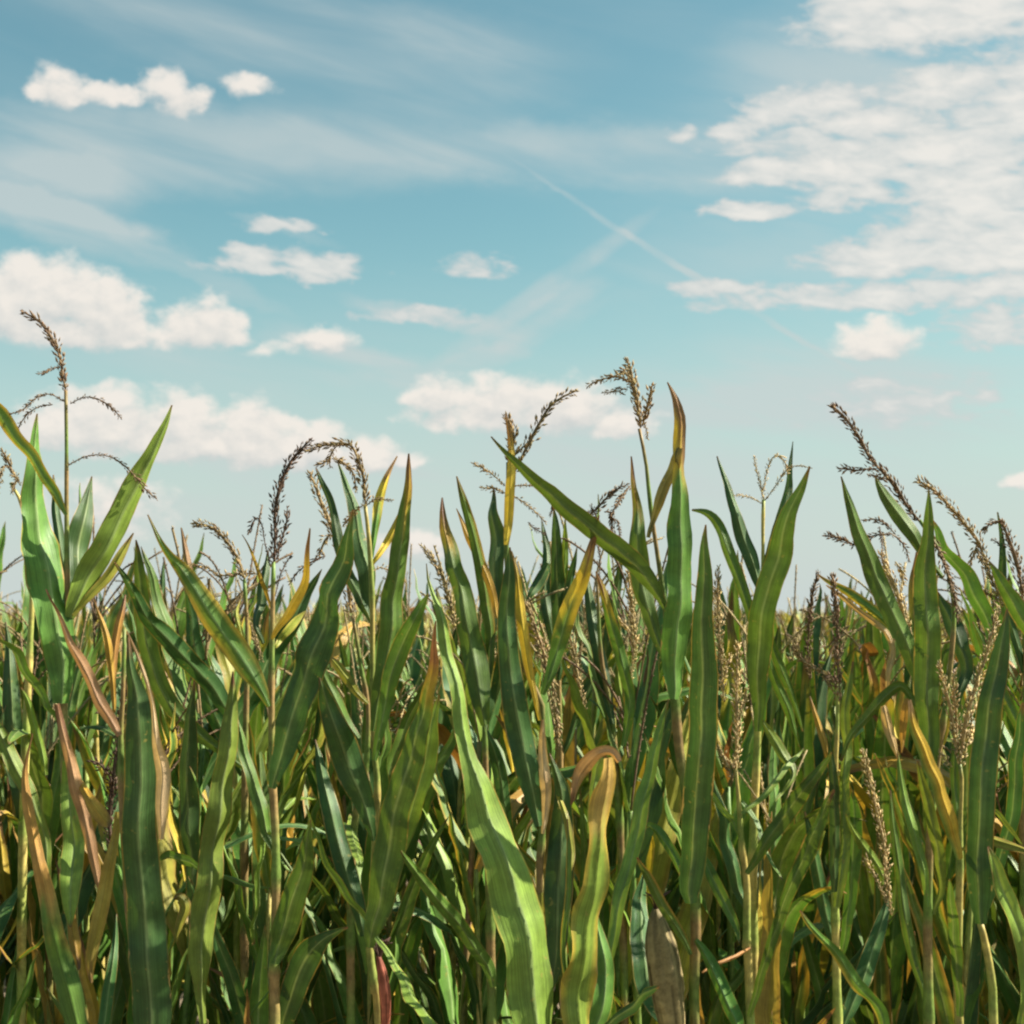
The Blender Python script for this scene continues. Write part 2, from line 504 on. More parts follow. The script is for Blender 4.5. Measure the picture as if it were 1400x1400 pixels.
def blade(name, C, W, S, kind, fold=0.3, ripple=0.05, seed=0, lod=False):
    """one maize leaf blade: centre line C (base to tip), full widths W, side vectors S"""
    r = random.Random(seed)
    n = len(C)
    T = np.gradient(C, axis=0)
    T = np.array([nz(t) for t in T])
    if not lod:                                  # gentle buckling along the blade
        C = C.copy()
        o_ = (seed * 0.618) % 50
        run = 0.0
        for i in range(1, n):
            run += np.linalg.norm(C[i] - C[i - 1])
            e_ = min(1, i / 4)
            s_ = nz(S[i] - T[i] * np.dot(S[i], T[i]))
            C[i] = C[i] + np.cross(s_, T[i]) * 0.012 * e_ * mnoise.noise((run * 15, o_, 1)) + s_ * 0.0045 * e_ * mnoise.noise((run * 9, o_, 5))
        T = np.array([nz(t) for t in np.gradient(C, axis=0)])
    seg = np.linalg.norm(np.diff(C, axis=0), axis=1)
    vl = np.concatenate([[0], np.cumsum(seg)])
    tt = vl / max(vl[-1], 1e-6)
    ph = [r.uniform(0, 6.28) for _ in range(4)]
    f1, f2 = r.uniform(32, 50), r.uniform(70, 95)
    ks = KX if not lod else np.array([-1, 0, 1.0])
    vs, cs, us = [], [], []
    fs = np.full(n, fold)
    off = r.uniform(0, 100)
    for i in range(n):
        s = nz(S[i] - T[i] * np.dot(S[i], T[i]))
        N = np.cross(s, T[i])
        w = W[i] / 2
        tear = 1 - 0.10 * max(0, mnoise.noise((vl[i] * 45, off, 0)))
        w *= 1 + 0.10 * mnoise.noise((vl[i] * 9, off, 3))
        for k in ks:
            ak = abs(k)
            e = 1 if k > 0 else 0
            rip = ripple * W[i] * ak ** 2 * (math.sin(f1 * vl[i] + ph[e]) + 0.5 * math.sin(f2 * vl[i] + ph[2 + e]))
            a = fs[i] * (1 - 0.35 * ak)
            p = C[i] + s * (w * k * math.cos(a) * (tear if ak > .95 else 1)) + N * (w * ak * math.sin(a) + rip - (0.0012 * math.copysign(1, fold) if k == 0 else 0))
            p = p + N * 0.05 * W[i] * mnoise.noise((vl[i] * 11, k * 1.3, off))
            vs.append(p)
            j = 0.16 * mnoise.noise((vl[i] * 14 + off, k * 1.4, off))
            cs.append(np.clip(pigment(kind, tt[i], k, j), 0.004, 1))
            us.append(((k + 1) / 2, vl[i] * 3))
    m = len(ks)
    faces = [(i * m + k, i * m + k + 1, (i + 1) * m + k + 1, (i + 1) * m + k) for i in range(n - 1) for k in range(m - 1)]
    return vs, faces, cs, us


def tube(path, rad, cols, sides=8):
    path = np.asarray(path)
    n = len(path)
    T = np.array([nz(t) for t in np.gradient(path, axis=0)])
    vs, cs, us = [], [], []
    ref = np.array([0.37, 0.9, 0.2])
    for i in range(n):
        a = nz(np.cross(T[i], ref))
        b = np.cross(T[i], a)
        for k in range(sides):
            an = 2 * math.pi * k / sides
            vs.append(path[i] + (a * math.cos(an) + b * math.sin(an)) * rad[i])
            cs.append(cols[i])
            us.append((k / sides, i / n))
    fs = [(i * sides + k, i * sides + (k + 1) % sides, (i + 1) * sides + (k + 1) % sides, (i + 1) * sides + k) for i in range(n - 1) for k in range(sides)]
    fs.append(tuple(range(sides))[::-1])
    fs.append(tuple((n - 1) * sides + k for k in range(sides)))
    return vs, fs, cs, us


TCOL = {'tb': np.array([0.20, 0.130, 0.075]), 'tm': np.array([0.30, 0.215, 0.105]), 'tt': np.array([0.42, 0.325, 0.165]), 'td': np.array([0.145, 0.092, 0.062])}


def spike(path, rad, kind, r, pitch=0.0042, size=1.0, axis=True):
    """a tassel axis set with small pointed spikelets; path base to tip, rad = reach of the spikelets"""
    base = TCOL[kind]
    vs, fs, cs = [], [], []
    path = np.asarray(path)
    n = len(path)
    T = np.array([nz(t) for t in np.gradient(path, axis=0)])
    if axis:
        v, f, c, _ = tube(path, [max(0.0009, x * 0.22) for x in rad], [base * 0.9] * n, 5)
        vs += v
        fs += f
        cs += c
    seg = np.linalg.norm(np.diff(path, axis=0), axis=1)
    cum = np.concatenate([[0], np.cumsum(seg)])
    s = 0.0
    an = r.uniform(0, 6)
    while s < cum[-1]:
        i = min(np.searchsorted(cum, s, 'right') - 1, n - 2)
        t = (s - cum[i]) / max(seg[i], 1e-9)
        c0 = path[i] * (1 - t) + path[i + 1] * t
        R = rad[i] * (1 - t) + rad[i + 1] * t
        T0 = T[i]
        a = nz(np.cross(T0, (0.3, 0.8, 0.5)))
        b = np.cross(T0, a)
        an += 2.4 + r.uniform(-.5, .5)
        s += pitch * r.uniform(0.6, 1.4)
        if r.random() < 0.07:
            continue
        o = a * math.cos(an) + b * math.sin(an)
        d = nz(T0 * r.uniform(0.6, 1.3) + o * (r.uniform(0.1, 0.7) if r.random() < .85 else r.uniform(.8, 1.6)))
        L = r.uniform(0.0060, 0.0115) * size * min(1.25, max(0.65, R / 0.006))
        wd = L * r.uniform(0.13, 0.24)
        q0 = c0 + o * (R * r.uniform(0.15, 0.55))
        e1 = nz(np.cross(d, o))
        e2 = np.cross(d, e1)
        k0 = len(vs)
        mid = q0 + d * L * 0.45
        vs += [q0, mid + e1 * wd, mid + e2 * wd * .8, mid - e1 * wd, mid - e2 * wd * .8, q0 + d * L]
        fs += [(k0, k0 + 2, k0 + 1), (k0, k0 + 3, k0 + 2), (k0, k0 + 4, k0 + 3), (k0, k0 + 1, k0 + 4),
               (k0 + 5, k0 + 1, k0 + 2), (k0 + 5, k0 + 2, k0 + 3), (k0 + 5, k0 + 3, k0 + 4), (k0 + 5, k0 + 4, k0 + 1)]
        cc_ = base * r.uniform(0.6, 1.5) * np.array([1, r.uniform(.92, 1.06), r.uniform(.85, 1.1)])
        cs += [cc_ * 0.8] + [cc_] * 4 + [cc_ * 1.15]
    return vs, fs, cs


def link(name, me, parent=None):
    o = bpy.data.objects.new(name, me)
    COL.objects.link(o)
    if parent:
        o.parent = parent
        o.matrix_parent_inverse = Matrix.Identity(4)
    return o


def rel(vs, origin):
    return [np.asarray(v) - origin for v in vs]


def stalk_cols(n, lens, kind, r):
    cs, rs = [], []
    seg = 0.17
    gap = r.uniform(0, seg)
    A = {'s': np.array([0.25, 0.165, 0.065]), 'y': np.array([0.42, 0.33, 0.10]), 'g': np.array([0.16, 0.23, 0.05]), 'r': np.array([0.24, 0.13, 0.07])}[kind]
    B = {'s': np.array([0.13, 0.20, 0.04]), 'y': np.array([0.22, 0.27, 0.06]), 'g': np.array([0.09, 0.17, 0.035]), 'r': np.array([0.22, 0.22, 0.06])}[kind]
    for i in range(n):
        u = ((lens[i] + gap) % seg) / seg
        cs.append(L3(A, B, SS(0.25, 0.8, u)))
        rs.append(1 + 0.28 * math.exp(-((min(u, 1 - u)) / 0.06) ** 2))
    return cs, rs


# ------------------------------------------------------------------ the tall front plants
def parse(s):
    return [tuple(float(x) for x in p.split(',')) for p in s.split()]


SEED = [100]


def hero(label, d, stalk, leaves=(), tassels=(), ears=(), sk='s', group='tall plants along the front of the field'):
    """stalk: 'px,py,r' top to bottom; leaves/tassels listed tip to base"""
    sp = parse(stalk)
    pts = [P(x, y, d) for x, y, _ in sp]
    last = pts[-1]
    ground = np.array([last[0] * 1.0 + 0.02, last[1] + 0.02, 0.0])
    root = bpy.data.objects.new('maize_plant', None)
    root.empty_display_size = 0.1
    COL.objects.link(root)
    root.location = ground
    root['label'] = label
    root['category'] = 'maize plant'
    root['group'] = group
    SEED[0] += 7
    r = random.Random(SEED[0])
    # stalk
    allp = pts + [L3(last, ground, 0.5), ground]
    rr = [max(q[2], .8) * (.62 if q[2] > 3.5 else .8) / F * d for q in sp] + [0.0095, 0.012]
    arr = spline(np.hstack([np.array(allp), np.array(rr)[:, None]])[:, [0, 2, 1, 3]], 70)[:, [0, 2, 1, 3]]
    ln = np.concatenate([[0], np.cumsum(np.linalg.norm(np.diff(arr[:, :3], axis=0), axis=1))])
    cs, rs = stalk_cols(len(arr), ln, sk, r)
    v, f, c, u = tube(arr[:, :3], [max(a, 0.0012) * b for a, b in zip(arr[:, 3], rs)], cs)
    link('stalk', build_mesh('stalk', rel(v, ground), f, c, u, M_STALK), root)
    for lf in leaves:
        kind, spec = lf[0], lf[1]
        op = lf[2] if len(lf) > 2 else {}
        q = parse(spec)[::-1]
        n = 34
        a = spline(np.array(q), n)
        SEED[0] += 1
        rl = random.Random(SEED[0])
        o = op.get('o', rl.uniform(-0.02, 0.02))
        dd = op.get('t', rl.uniform(-0.14, 0.14))
        r0 = math.radians(op.get('r', rl.uniform(-28, 28)))
        r1 = r0 + math.radians(op.get('tw', rl.uniform(-25, 25)))
        fold = op.get('f', -rl.uniform(0.36, 0.62))
        t = np.linspace(0, 1, n)
        dep = d + o + dd * t ** 1.4
        C = np.array([P(a[i, 0], a[i, 1], dep[i]) for i in range(n)])
        T = np.gradient(C, axis=0)
        S, W = [], []
        for i in range(n):
            ti = nz(T[i])
            vw = np.array([0, 0, CAM_H]) - C[i]
            vw = nz(vw - ti * np.dot(vw, ti))
            s0 = np.cross(ti, vw)
            rr_ = r0 + (r1 - r0) * t[i]
            S.append(s0 * math.cos(rr_) + vw * math.sin(rr_))
            W.append(max(a[i, 2], 0.8) / F * dep[i] / max(math.cos(rr_) * math.cos(fold * .8), 0.45) * 0.93)
        v, f, c, u = blade('leaf', C, W, S, kind, fold, op.get('rip', rl.uniform(0.03, 0.11)), SEED[0])
        lo = link('leaf', build_mesh('leaf', rel(v, ground), f, c, u, M_LEAF), root)
        lab = op.get('label') or {'y': 'dry yellow leaf', 'o': 'dry orange leaf', 'op': 'dry pinkish orange leaf', 'p': 'dry pale pink leaf',
                                  'yb': 'yellow leaf with a brown tip', 'gyb': 'leaf turning from green to yellow and brown'}.get(kind)
        if lab:
            lo['label'] = lab
    for ts in tassels:      # (kind, main, [branches]) each 'px,py,r' tip to base
        kind, main, brs = ts[0], ts[1], ts[2]
        td = d + (ts[3] if len(ts) > 3 else 0)
        par = None
        for bi, sp_ in enumerate([main] + list(brs)):
            q = parse(sp_)[::-1]
            n = max(10, int(len(q) * 5))
            a = spline(np.array(q), n)
            dd = r.uniform(-0.07, 0.07) * (0.4 if bi == 0 else 1)
            t = np.linspace(0, 1, n)
            C = [P(a[i, 0], a[i, 1], td + dd * t[i]) for i in range(n)]
            R = [max(a[i, 2], 1.2) / F * td for i in range(n)]
            v, f, c = spike(C, R, kind, r, 0.00125 if bi == 0 else 0.0019)
            o_ = link('tassel' if bi == 0 else 'branch', build_mesh('tassel', rel(v, ground), f, c, None, M_TASSEL), root if bi == 0 else par)
            if bi == 0:
                par = o_
    for ea in ears:         # (kind, 'px,py,w' top to bottom)
        kind, spec = ea
        q = parse(spec)
        a = spline(np.array(q), 22)
        C = np.array([P(x, y, d - 0.03) for x, y, _ in a])
        R = [w / F * d / 2 for w in a[:, 2]]
        base = {'husk': np.array([0.36, 0.28, 0.13]), 'red': np.array([0.42, 0.13, 0.08])}[kind]
        cols = [L3(base * 0.7, base * 1.1, i / 21) for i in range(22)]
        v, f, c, u = tube(C, R, cols, 28)
        v = [np.asarray(p) for p in v]
        for i in range(22):                      # overlapping papery husk leaves, ribbed lengthwise
            for k in range(28):
                p = v[i * 28 + k]
                q_ = (k + i * 0.16) / 28 * 5 % 1.0
                v[i * 28 + k] = C[i] + (p - C[i]) * (0.90 + 0.20 * q_ + 0.05 * math.sin(k * 2.9) + 0.05 * mnoise.noise((i * .5, k * .8, 3)))
                c[i * 28 + k] = cols[i] * (0.6 + 0.5 * q_ + 0.75 * mnoise.noise((i * .1, k * 1.7, 9)))
        eo = link('ear', build_mesh('ear', rel(v, ground), f, c, u, M_HUSK), root)
        top = C[0]
        sv, sf, sc = [], [], []
        for k in range(16):                      # withered silk
            e = nz(np.array([r.uniform(-.8, .8), r.uniform(-.8, .8), 1.2]))
            pth = [top - nz(C[0] - C[3]) * 0.01, top + e * 0.02, top + e * 0.035 + np.array([r.uniform(-.012, .012), r.uniform(-.01, .01), -0.004])]
            v2, f2, c2, _ = tube(spline(np.array(pth), 6), [0.0011] * 6, [np.array([0.10, 0.055, 0.04])] * 6, 4)
            o0 = len(sv)
            sv += v2
            sf += [tuple(x + o0 for x in y) for y in f2]
            sc += c2
        link('silk', build_mesh('silk', rel(sv, ground), sf, sc, None, M_TASSEL), eo)
    return root


# A: tall plant with the long bare tassel stem
hero('tall green maize plant with a long bare tassel stem ending in a dark bent spike', 2.40,
     '90,534,3 91,620,4 91,700,5 92,800,6 93,834,7 92,900,9 86,962,10 90,1060,11 97,1200,12 100,1400,12',
     [('ge', '-45,495,3 -15,545,14 0,568,20 20,598,18 45,630,16 68,668,14 90,704,5', {'r': 40, 'o': -0.02, 't': -.05}),
      ('g', '49,566,2 48,620,18 47,671,32 54,740,46 66,800,52 76,860,50 86,915,42 84,962,22', {'r': -16, 'o': -0.03, 't': .06}),
      ('d', '73,650,2 77,700,12 84,760,14 90,815,8', {'t': .1}),
      ('d', '127,652,2 121,690,20 113,730,32 105,780,30 96,826,14', {'r': -20, 't': .12, 'o': .02}),
      ('g', '110,662,1 107,720,8 102,780,10 95,830,6', {'t': .2}),
      ('l', '236,554,2 216,605,16 196,650,26 175,690,32 150,740,36 125,785,36 106,822,28 96,845,12', {'r': -22, 'o': -.01, 't': .02}),
      ('yg', '182,728,2 166,757,13 148,787,15 125,812,12 98,840,8', {'t': .05}),
      ('op', '78,962,8 86,1000,12 98,1050,16 106,1082,20 117,1125,18 131,1182,12 143,1238,4'[::1], {'o': -.05, 't': -.03, 'r': 20}),
      ('y', '146,1130,6 135,1112,22 122,1090,14 104,1060,8', {'o': -.05, 't': -.08}),
      ('l', '97,1268,3 99,1230,24 100,1180,34 96,1130,28 92,1080,22 90,1040,10', {'o': -.03, 't': -.05, 'f': .3}),
      ('y', '107,1326,4 103,1300,16 98,1268,14 96,1240,6', {'o': -.05, 't': -.05}),
      ],
     [('tb', '30,426,4 40,431,6 54,440,8 67,457,10 77,474,9 83,494,8 86,514,8 90,536,5',
       ['50,511,2 60,510,4 70,504,4 82,502,2', '13,566,2 30,561,4 50,544,4 68,539,3 88,549,2', '18,603,2 26,583,3 38,566,4 54,556,3 72,553,2',
        '166,572,2 152,557,5 135,546,4 116,543,3 96,552,2', '214,682,3 200,670,5 182,648,5 160,629,4 138,622,3 115,625,2 93,636,1'])])
# A2: edge-of-frame plant with a small drooping tassel
hero('small drooping tassel plant whose pale stem leans beside the bare tassel stem', 2.75,
     '14,660,2 26,680,3 36,720,4 44,800,5 40,900,7 34,1050,9 30,1250,10',
     [('g', '0,868,3 12,885,10 35,920,12 60,955,10 78,985,6', {'r': 45, 'o': -.2, 't': -.1}),
      ('l', '-20,975,10 0,1002,18 22,1048,22 45,1100,20 62,1160,14 66,1200,8', {'r': 20, 'o': -.1}),
      ('l', '28,940,2 40,965,10 52,1010,12 62,1060,8', {'o': 0}),
      ('d', '8,850,2 14,920,20 18,990,28 24,1060,26 30,1120,12', {})],
     [('tm', '1,612,2 8,626,5 16,642,5 24,656,4', ['-4,672,2 0,650,5 8,636,4 14,640,2', '16,674,3 20,660,5 26,655,4', '14,650,2 22,652,4 28,664,3'])], sk='y')
# B: the broad dark blade with a pale pink dry margin
hero('maize plant with one broad dark upright blade and a pale pink dried margin', 2.28,
     '170,860,3 168,950,5 165,1010,6 168,1100,9 178,1250,11 196,1420,13',
     [('d', '176,868,2 181,920,16 187,960,32 190,1020,44 191,1100,49 192,1200,52 199,1300,54 207,1400,50 208,1450,24', {'r': 6, 'o': -.03, 't': -.02, 'tw': 4, 'rip': .02, 'f': -.62}),
      ('p', '175,862,2 190,905,5 206,950,6 212,985,8 216,1022,14 223,1062,22 221,1102,18 220,1148,7'[::1], {'o': -.05, 't': -.05, 'r': 20}),
      ('op', '62,806,2 82,850,6 104,895,12 132,950,17 150,982,15 163,1006,8', {'o': -.04, 't': -.03, 'r': 15}),
      ('y', '128,806,1 134,830,3 141,853,8 149,890,12 154,930,9 156,975,5', {'o': .25, 't': .02}),
      ('o', '171,812,2 168,835,8 162,860,11 156,890,11 154,930,8 156,975,4', {'o': .25, 't': .05}),
      ('ol', '125,1345,4 124,1320,13 131,1280,20 143,1225,22 154,1160,14 160,1110,6', {'o': .05, 't': .02}),
      ],
     [('td', '178,900,4 172,935,6 165,985,8 158,1035,12 152,1085,16 150,1130,12 152,1180,5', ['125,1040,5 138,1046,8 150,1062,8 156,1090,4'], .12)])
# B2: orange blade rising from the lower corner
hero('maize plant in the low corner with a half orange, half green rising blade', 2.30,
     '118,1420,8 119,1470,12',
     [('og', '43,1003,2 36,1035,4 34,1062,9 40,1110,16 52,1170,19 66,1235,24 80,1300,31 98,1370,34 116,1440,20', {'o': -.01, 't': .04, 'r': 10}),
      ('ge', '10,1330,2 30,1310,5 60,1285,5 80,1265,3', {'o': .3, 't': .2}),
      ('d', '160,1250,2 156,1300,12 150,1350,18 138,1410,16 122,1450,8', {'o': .1, 't': .1})])
# C0: single leaf plant
hero('maize plant with a wavy upright blade between the dark blade and the arched spike', 2.46,
     '278,1395,9 279,1450,11',
     [('l', '319,918,2 320,950,12 317,985,22 312,1030,27 303,1090,33 294,1150,36 288,1205,37 280,1260,38 275,1310,30 276,1360,16 278,1400,10', {'r': -22, 'o': -.02, 't': .05, 'rip': .08}),
      ('yg', '238,1230,3 245,1228,14 252,1240,16 246,1262,12 240,1288,4', {'o': .1}),
      ('g', '215,1180,2 228,1172,12 245,1176,14 270,1186,8', {'o': .15, 'r': 50}),
      ('g', '370,1215,2 345,1211,6 320,1200,8 300,1196,4', {'o': .1, 'r': 30}),
      ('d', '200,705,1', {}) if False else ('d', '262,930,2 258,1000,20 256,1080,26 262,1170,24 270,1270,18 276,1360,9', {'o': .25})])
# C: arched dark spike pair
hero('maize plant carrying the thick dark upright spike that meets the arched tassel', 2.45,
     '374,768,4 373,820,5 372,870,6 371,960,7 373,1075,9 377,1150,9 377,1250,10 375,1320,11 376,1420,12',
     [('yb', '424,722,2 422,760,7 414,800,11 397,834,13 382,856,9 371,874,5', {'o': -.03, 't': -.08}),
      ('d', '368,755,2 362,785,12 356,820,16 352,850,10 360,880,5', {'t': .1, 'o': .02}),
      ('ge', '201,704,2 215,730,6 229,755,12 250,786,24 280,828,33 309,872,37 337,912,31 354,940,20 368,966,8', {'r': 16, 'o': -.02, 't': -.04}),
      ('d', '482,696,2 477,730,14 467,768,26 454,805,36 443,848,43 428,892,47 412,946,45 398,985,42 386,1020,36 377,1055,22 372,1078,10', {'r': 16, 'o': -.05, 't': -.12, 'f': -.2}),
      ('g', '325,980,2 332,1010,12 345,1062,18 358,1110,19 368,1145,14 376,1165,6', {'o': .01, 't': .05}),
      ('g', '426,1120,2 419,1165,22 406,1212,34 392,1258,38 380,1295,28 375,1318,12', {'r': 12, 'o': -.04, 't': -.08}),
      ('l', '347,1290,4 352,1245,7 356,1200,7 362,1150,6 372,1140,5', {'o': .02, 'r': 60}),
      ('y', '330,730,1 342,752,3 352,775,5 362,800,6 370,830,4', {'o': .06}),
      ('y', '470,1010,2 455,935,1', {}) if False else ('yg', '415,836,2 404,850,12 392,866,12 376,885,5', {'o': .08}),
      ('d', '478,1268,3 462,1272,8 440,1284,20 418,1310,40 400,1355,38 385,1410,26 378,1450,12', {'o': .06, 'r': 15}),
      ],
     [('td', '424,602,4 414,612,7 400,628,10 388,650,11 380,676,12 376,700,11 376,735,9 374,772,5',
       ['393,692,2 392,712,6 386,735,6 378,765,3', '341,729,4 344,719,5 351,708,5 358,718,4 362,742,3 370,775,2', '398,760,3 392,768,4 382,790,4 376,815,2',
        '395,800,3 407,782,4 430,766,5 445,760,4'])])
# C2: drooping spike
hero('short maize plant with a curved drooping brown spike and twiggy side branches', 2.85,
     '334,792,3 337,840,4 338,900,5 336,1000,7 334,1200,9',
     [('d', '157,768,2 172,792,10 200,842,20 246,892,29 286,934,28 312,975,18 330,1010,8', {'o': -.2, 't': -.3, 'r': 10}),
      ('gyb', '247,722,2 251,750,8 258,785,12 272,830,12 300,880,10 336,930,6', {'o': .1}),
      ('g', '186,738,2 190,780,16 195,840,24 205,900,28 230,960,26 280,1010,18 334,1050,8', {'o': -.05, 't': -.1}),
      ('d', '255,800,2 262,850,18 276,920,26 300,990,24 332,1060,10', {'o': .1}),
      ('yg', '330,810,2 326,840,6 330,880,7 336,920,5', {'o': 0})],
     [('tm', '266,716,5 280,718,8 294,724,10 306,736,10 318,752,9 328,772,8 335,795,5',
       ['258,771,2 270,773,4 284,776,4 297,786,4 310,800,2', '297,788,4 314,786,5 332,784,5 350,784,4', '300,850,2 312,830,5 325,815,5 335,805,2', '358,905,3 350,870,4 342,850,3 338,835,2'])])
# D: arched tassel
hero('maize plant whose heavy tassel arches over to touch the dark upright spike', 2.45,
     '499,690,3 500,700,4 504,731,5 507,780,6 509,830,6 509,900,6 510,960,7 513,1043,7 516,1071,7 513,1143,8 509,1220,8 505,1294,9 512,1350,10 518,1420,10',
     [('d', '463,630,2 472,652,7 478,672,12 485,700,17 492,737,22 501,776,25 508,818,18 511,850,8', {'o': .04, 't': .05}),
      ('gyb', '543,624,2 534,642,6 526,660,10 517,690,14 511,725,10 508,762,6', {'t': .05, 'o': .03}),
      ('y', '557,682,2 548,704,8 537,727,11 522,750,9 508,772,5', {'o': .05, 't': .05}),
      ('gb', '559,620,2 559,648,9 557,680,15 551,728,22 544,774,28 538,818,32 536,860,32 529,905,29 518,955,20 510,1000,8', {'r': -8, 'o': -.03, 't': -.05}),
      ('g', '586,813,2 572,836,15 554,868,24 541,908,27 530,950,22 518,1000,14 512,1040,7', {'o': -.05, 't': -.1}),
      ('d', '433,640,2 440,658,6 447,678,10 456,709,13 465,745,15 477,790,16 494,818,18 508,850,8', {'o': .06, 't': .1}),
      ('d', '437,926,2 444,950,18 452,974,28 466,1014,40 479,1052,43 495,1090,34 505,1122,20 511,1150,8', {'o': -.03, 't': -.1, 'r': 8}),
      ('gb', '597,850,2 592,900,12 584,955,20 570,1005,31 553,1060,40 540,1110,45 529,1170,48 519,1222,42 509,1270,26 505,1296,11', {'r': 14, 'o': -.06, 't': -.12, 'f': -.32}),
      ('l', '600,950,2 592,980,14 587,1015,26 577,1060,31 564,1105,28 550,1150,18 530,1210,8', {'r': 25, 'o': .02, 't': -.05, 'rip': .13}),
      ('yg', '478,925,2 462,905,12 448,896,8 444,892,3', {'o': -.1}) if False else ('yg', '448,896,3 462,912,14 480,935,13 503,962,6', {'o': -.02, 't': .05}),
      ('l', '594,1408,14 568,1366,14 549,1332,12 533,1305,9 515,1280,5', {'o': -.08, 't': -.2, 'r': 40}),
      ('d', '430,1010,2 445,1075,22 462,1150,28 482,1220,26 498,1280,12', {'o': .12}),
      ('l', '478,1112,2 483,1140,18 488,1165,17 492,1185,6', {'o': .15, 't': .15}),
      ('g', '420,1100,2 440,1165,7 462,1210,10 490,1248,8 505,1265,5', {'o': .05, 'r': 50}),
      ],
     [('tm', '418,617,4 432,611,6 454,607,8 470,606,8 482,612,8 491,632,9 497,655,9 499,675,7 499,696,4',
       ['431,636,3 440,634,5 450,627,5 458,612,4 470,608,3', '487,671,3 484,650,6 476,638,7 464,630,6 454,627,3', '452,640,2 450,628,4 456,614,4',
        '537,684,2 525,683,4 512,683,4 500,692,3', '554,795,2 537,782,3 520,776,4 508,782,2', '470,718,4 478,708,6 487,698,5 497,690,3'])], 
     [('red', '517,1306,5 521,1325,12 525,1350,15 527,1380,14 526,1410,10')], sk='y')
# D2: small brown tassels between
hero('maize plant with a fuzzy olive tassel squeezed under the arched one', 2.7,
     '482,842,3 487,870,4 495,920,5 503,965,5 500,1050,7 480,1200,9',
     [('g', '520,850,2 512,900,12 505,960,16 500,1030,10', {'o': .05}),
      ('g', '420,870,2 436,910,14 460,960,18 490,1010,10', {'o': .05})],
     [('tm', '424,647,5 431,664,9 438,684,11 447,706,12 455,728,12 463,750,8 474,780,9 477,810,14 480,838,8', ['500,735,3 490,745,6 478,760,6', '436,760,5 444,740,8 452,730,5', '440,800,3 452,790,5 468,790,4'])])
# M: green spears beside the yellow tube
hero('maize plant of several dark spear leaves, one of them edged bright yellow', 2.62,
     '662,985,5 664,1050,7 668,1200,9 672,1350,11',
     [('gb', '603,679,2 606,720,15 619,770,24 632,815,29 641,865,32 650,915,36 657,955,28 663,992,12', {'r': 5, 'o': -.02}),
      ('gr', '624,651,2 633,684,11 645,725,16 655,772,18 666,822,18 672,870,14 668,940,8', {'o': .03}),
      ('y', '624,695,1 632,715,6 643,738,11 659,772,13 672,815,11 680,845,5', {'o': -.01, 't': .02}),
      ('d', '671,665,2 673,694,13 676,731,20 677,775,24 676,820,22 672,880,14 666,940,7', {'o': .02, 't': .1}),
      ('g', '549,1163,3 562,1182,12 588,1216,18 608,1242,21 630,1268,22 652,1302,22 668,1328,18 674,1350,10', {'o': -.2, 't': -.25, 'r': 12}),
      ('d', '700,1190,3 690,1100,20 680,1040,18 665,1000,8', {'o': .1, 't': .15})],
     [('tt', '575,745,3 586,757,5 598,776,6 608,800,7 616,830,7 622,858,5', [])])
# E: bright yellow tube and slanting spike
hero('maize plant with a yellow rolled top and a dark spike slanting off it', 2.42,
     '697,632,7 696,670,8 694,715,7 692,745,6 700,850,6 720,920,6 740,960,7 742,1000,7 740,1030,8 743,1080,9 742,1130,9 738,1180,8 739,1257,8 740,1340,10 742,1420,11',
     [('yb', '692,566,3 697,600,8 699,640,13 697,680,14 694,718,12 692,745,7', {'o': -.02, 't': .0, 'r': 10}),
      ('d', '696,748,2 696,790,18 695,850,28 697,907,33 704,964,38 713,1010,40 722,1060,34 731,1100,22 737,1130,10', {'r': -16, 'o': -.05, 't': -.03, 'f': -.4}),
      ('y', '698,754,2 706,793,10 715,850,16 721,905,14 729,945,9 738,985,5', {'o': -.04, 't': -.02}),
      ('gyb', '820,705,2 814,727,6 806,750,11 796,790,19 780,835,25 765,876,25 751,921,16 742,950,7', {'r': -10, 'o': -.05, 't': -.1}),
      ('d', '752,1030,2 763,1060,14 769,1090,24 766,1143,38 764,1200,42 764,1250,38 758,1310,26 746,1370,12', {'o': -.03, 't': .05, 'r': -8}),
      ('yg', '738,1130,4 742,1150,10 739,1200,12 738,1250,10 740,1290,5', {'o': -.03}),
      ('yg', '752,1030,2 760,1060,5 768,1095,8 778,1140,11 783,1170,10 780,1190,4', {'o': -.06}),
      ('p', '741,985,4 743,1030,14 746,1075,17 745,1110,12 742,1140,5', {'o': -.04, 't': -.03}),
      ],
     [('tm', '692,568,4 697,578,8 701,592,11 701,612,10 698,634,6', ['787,535,4 769,543,7 751,557,8 737,580,10 723,606,11 712,628,7 702,650,3', '647,634,3 662,641,5 676,651,4 690,664,2',
        '658,667,3 675,668,5 690,674,3', '746,714,2 728,696,4 712,684,4 698,676,2', '730,664,2 715,664,3 700,664,2', '722,604,2 712,614,5 704,622,4']),
      ('tt', '764,1020,6 761,985,9 757,955,9 755,930,6 748,915,3', [], .05),
      ('tm', '717,822,4 724,836,7 733,860,9 742,888,11 747,915,11 744,935,6', [], .1)])
# E2: lit arching blade at the bottom
hero('maize plant raising one broad sunlit blade with a dark centre fold', 2.14,
     '742,1440,10 743,1480,12',
     [('l', '584,770,1 590,802,5 600,838,11 611,880,17 621,921,19 630,975,21 639,1021,24 650,1060,34 667,1105,48 686,1160,60 706,1216,66 720,1272,67 729,1330,64 734,1390,56 740,1450,24', {'r': -24, 'o': -.02, 't': .12, 'tw': -8, 'f': -.55, 'rip': .06})],
     sk='g')
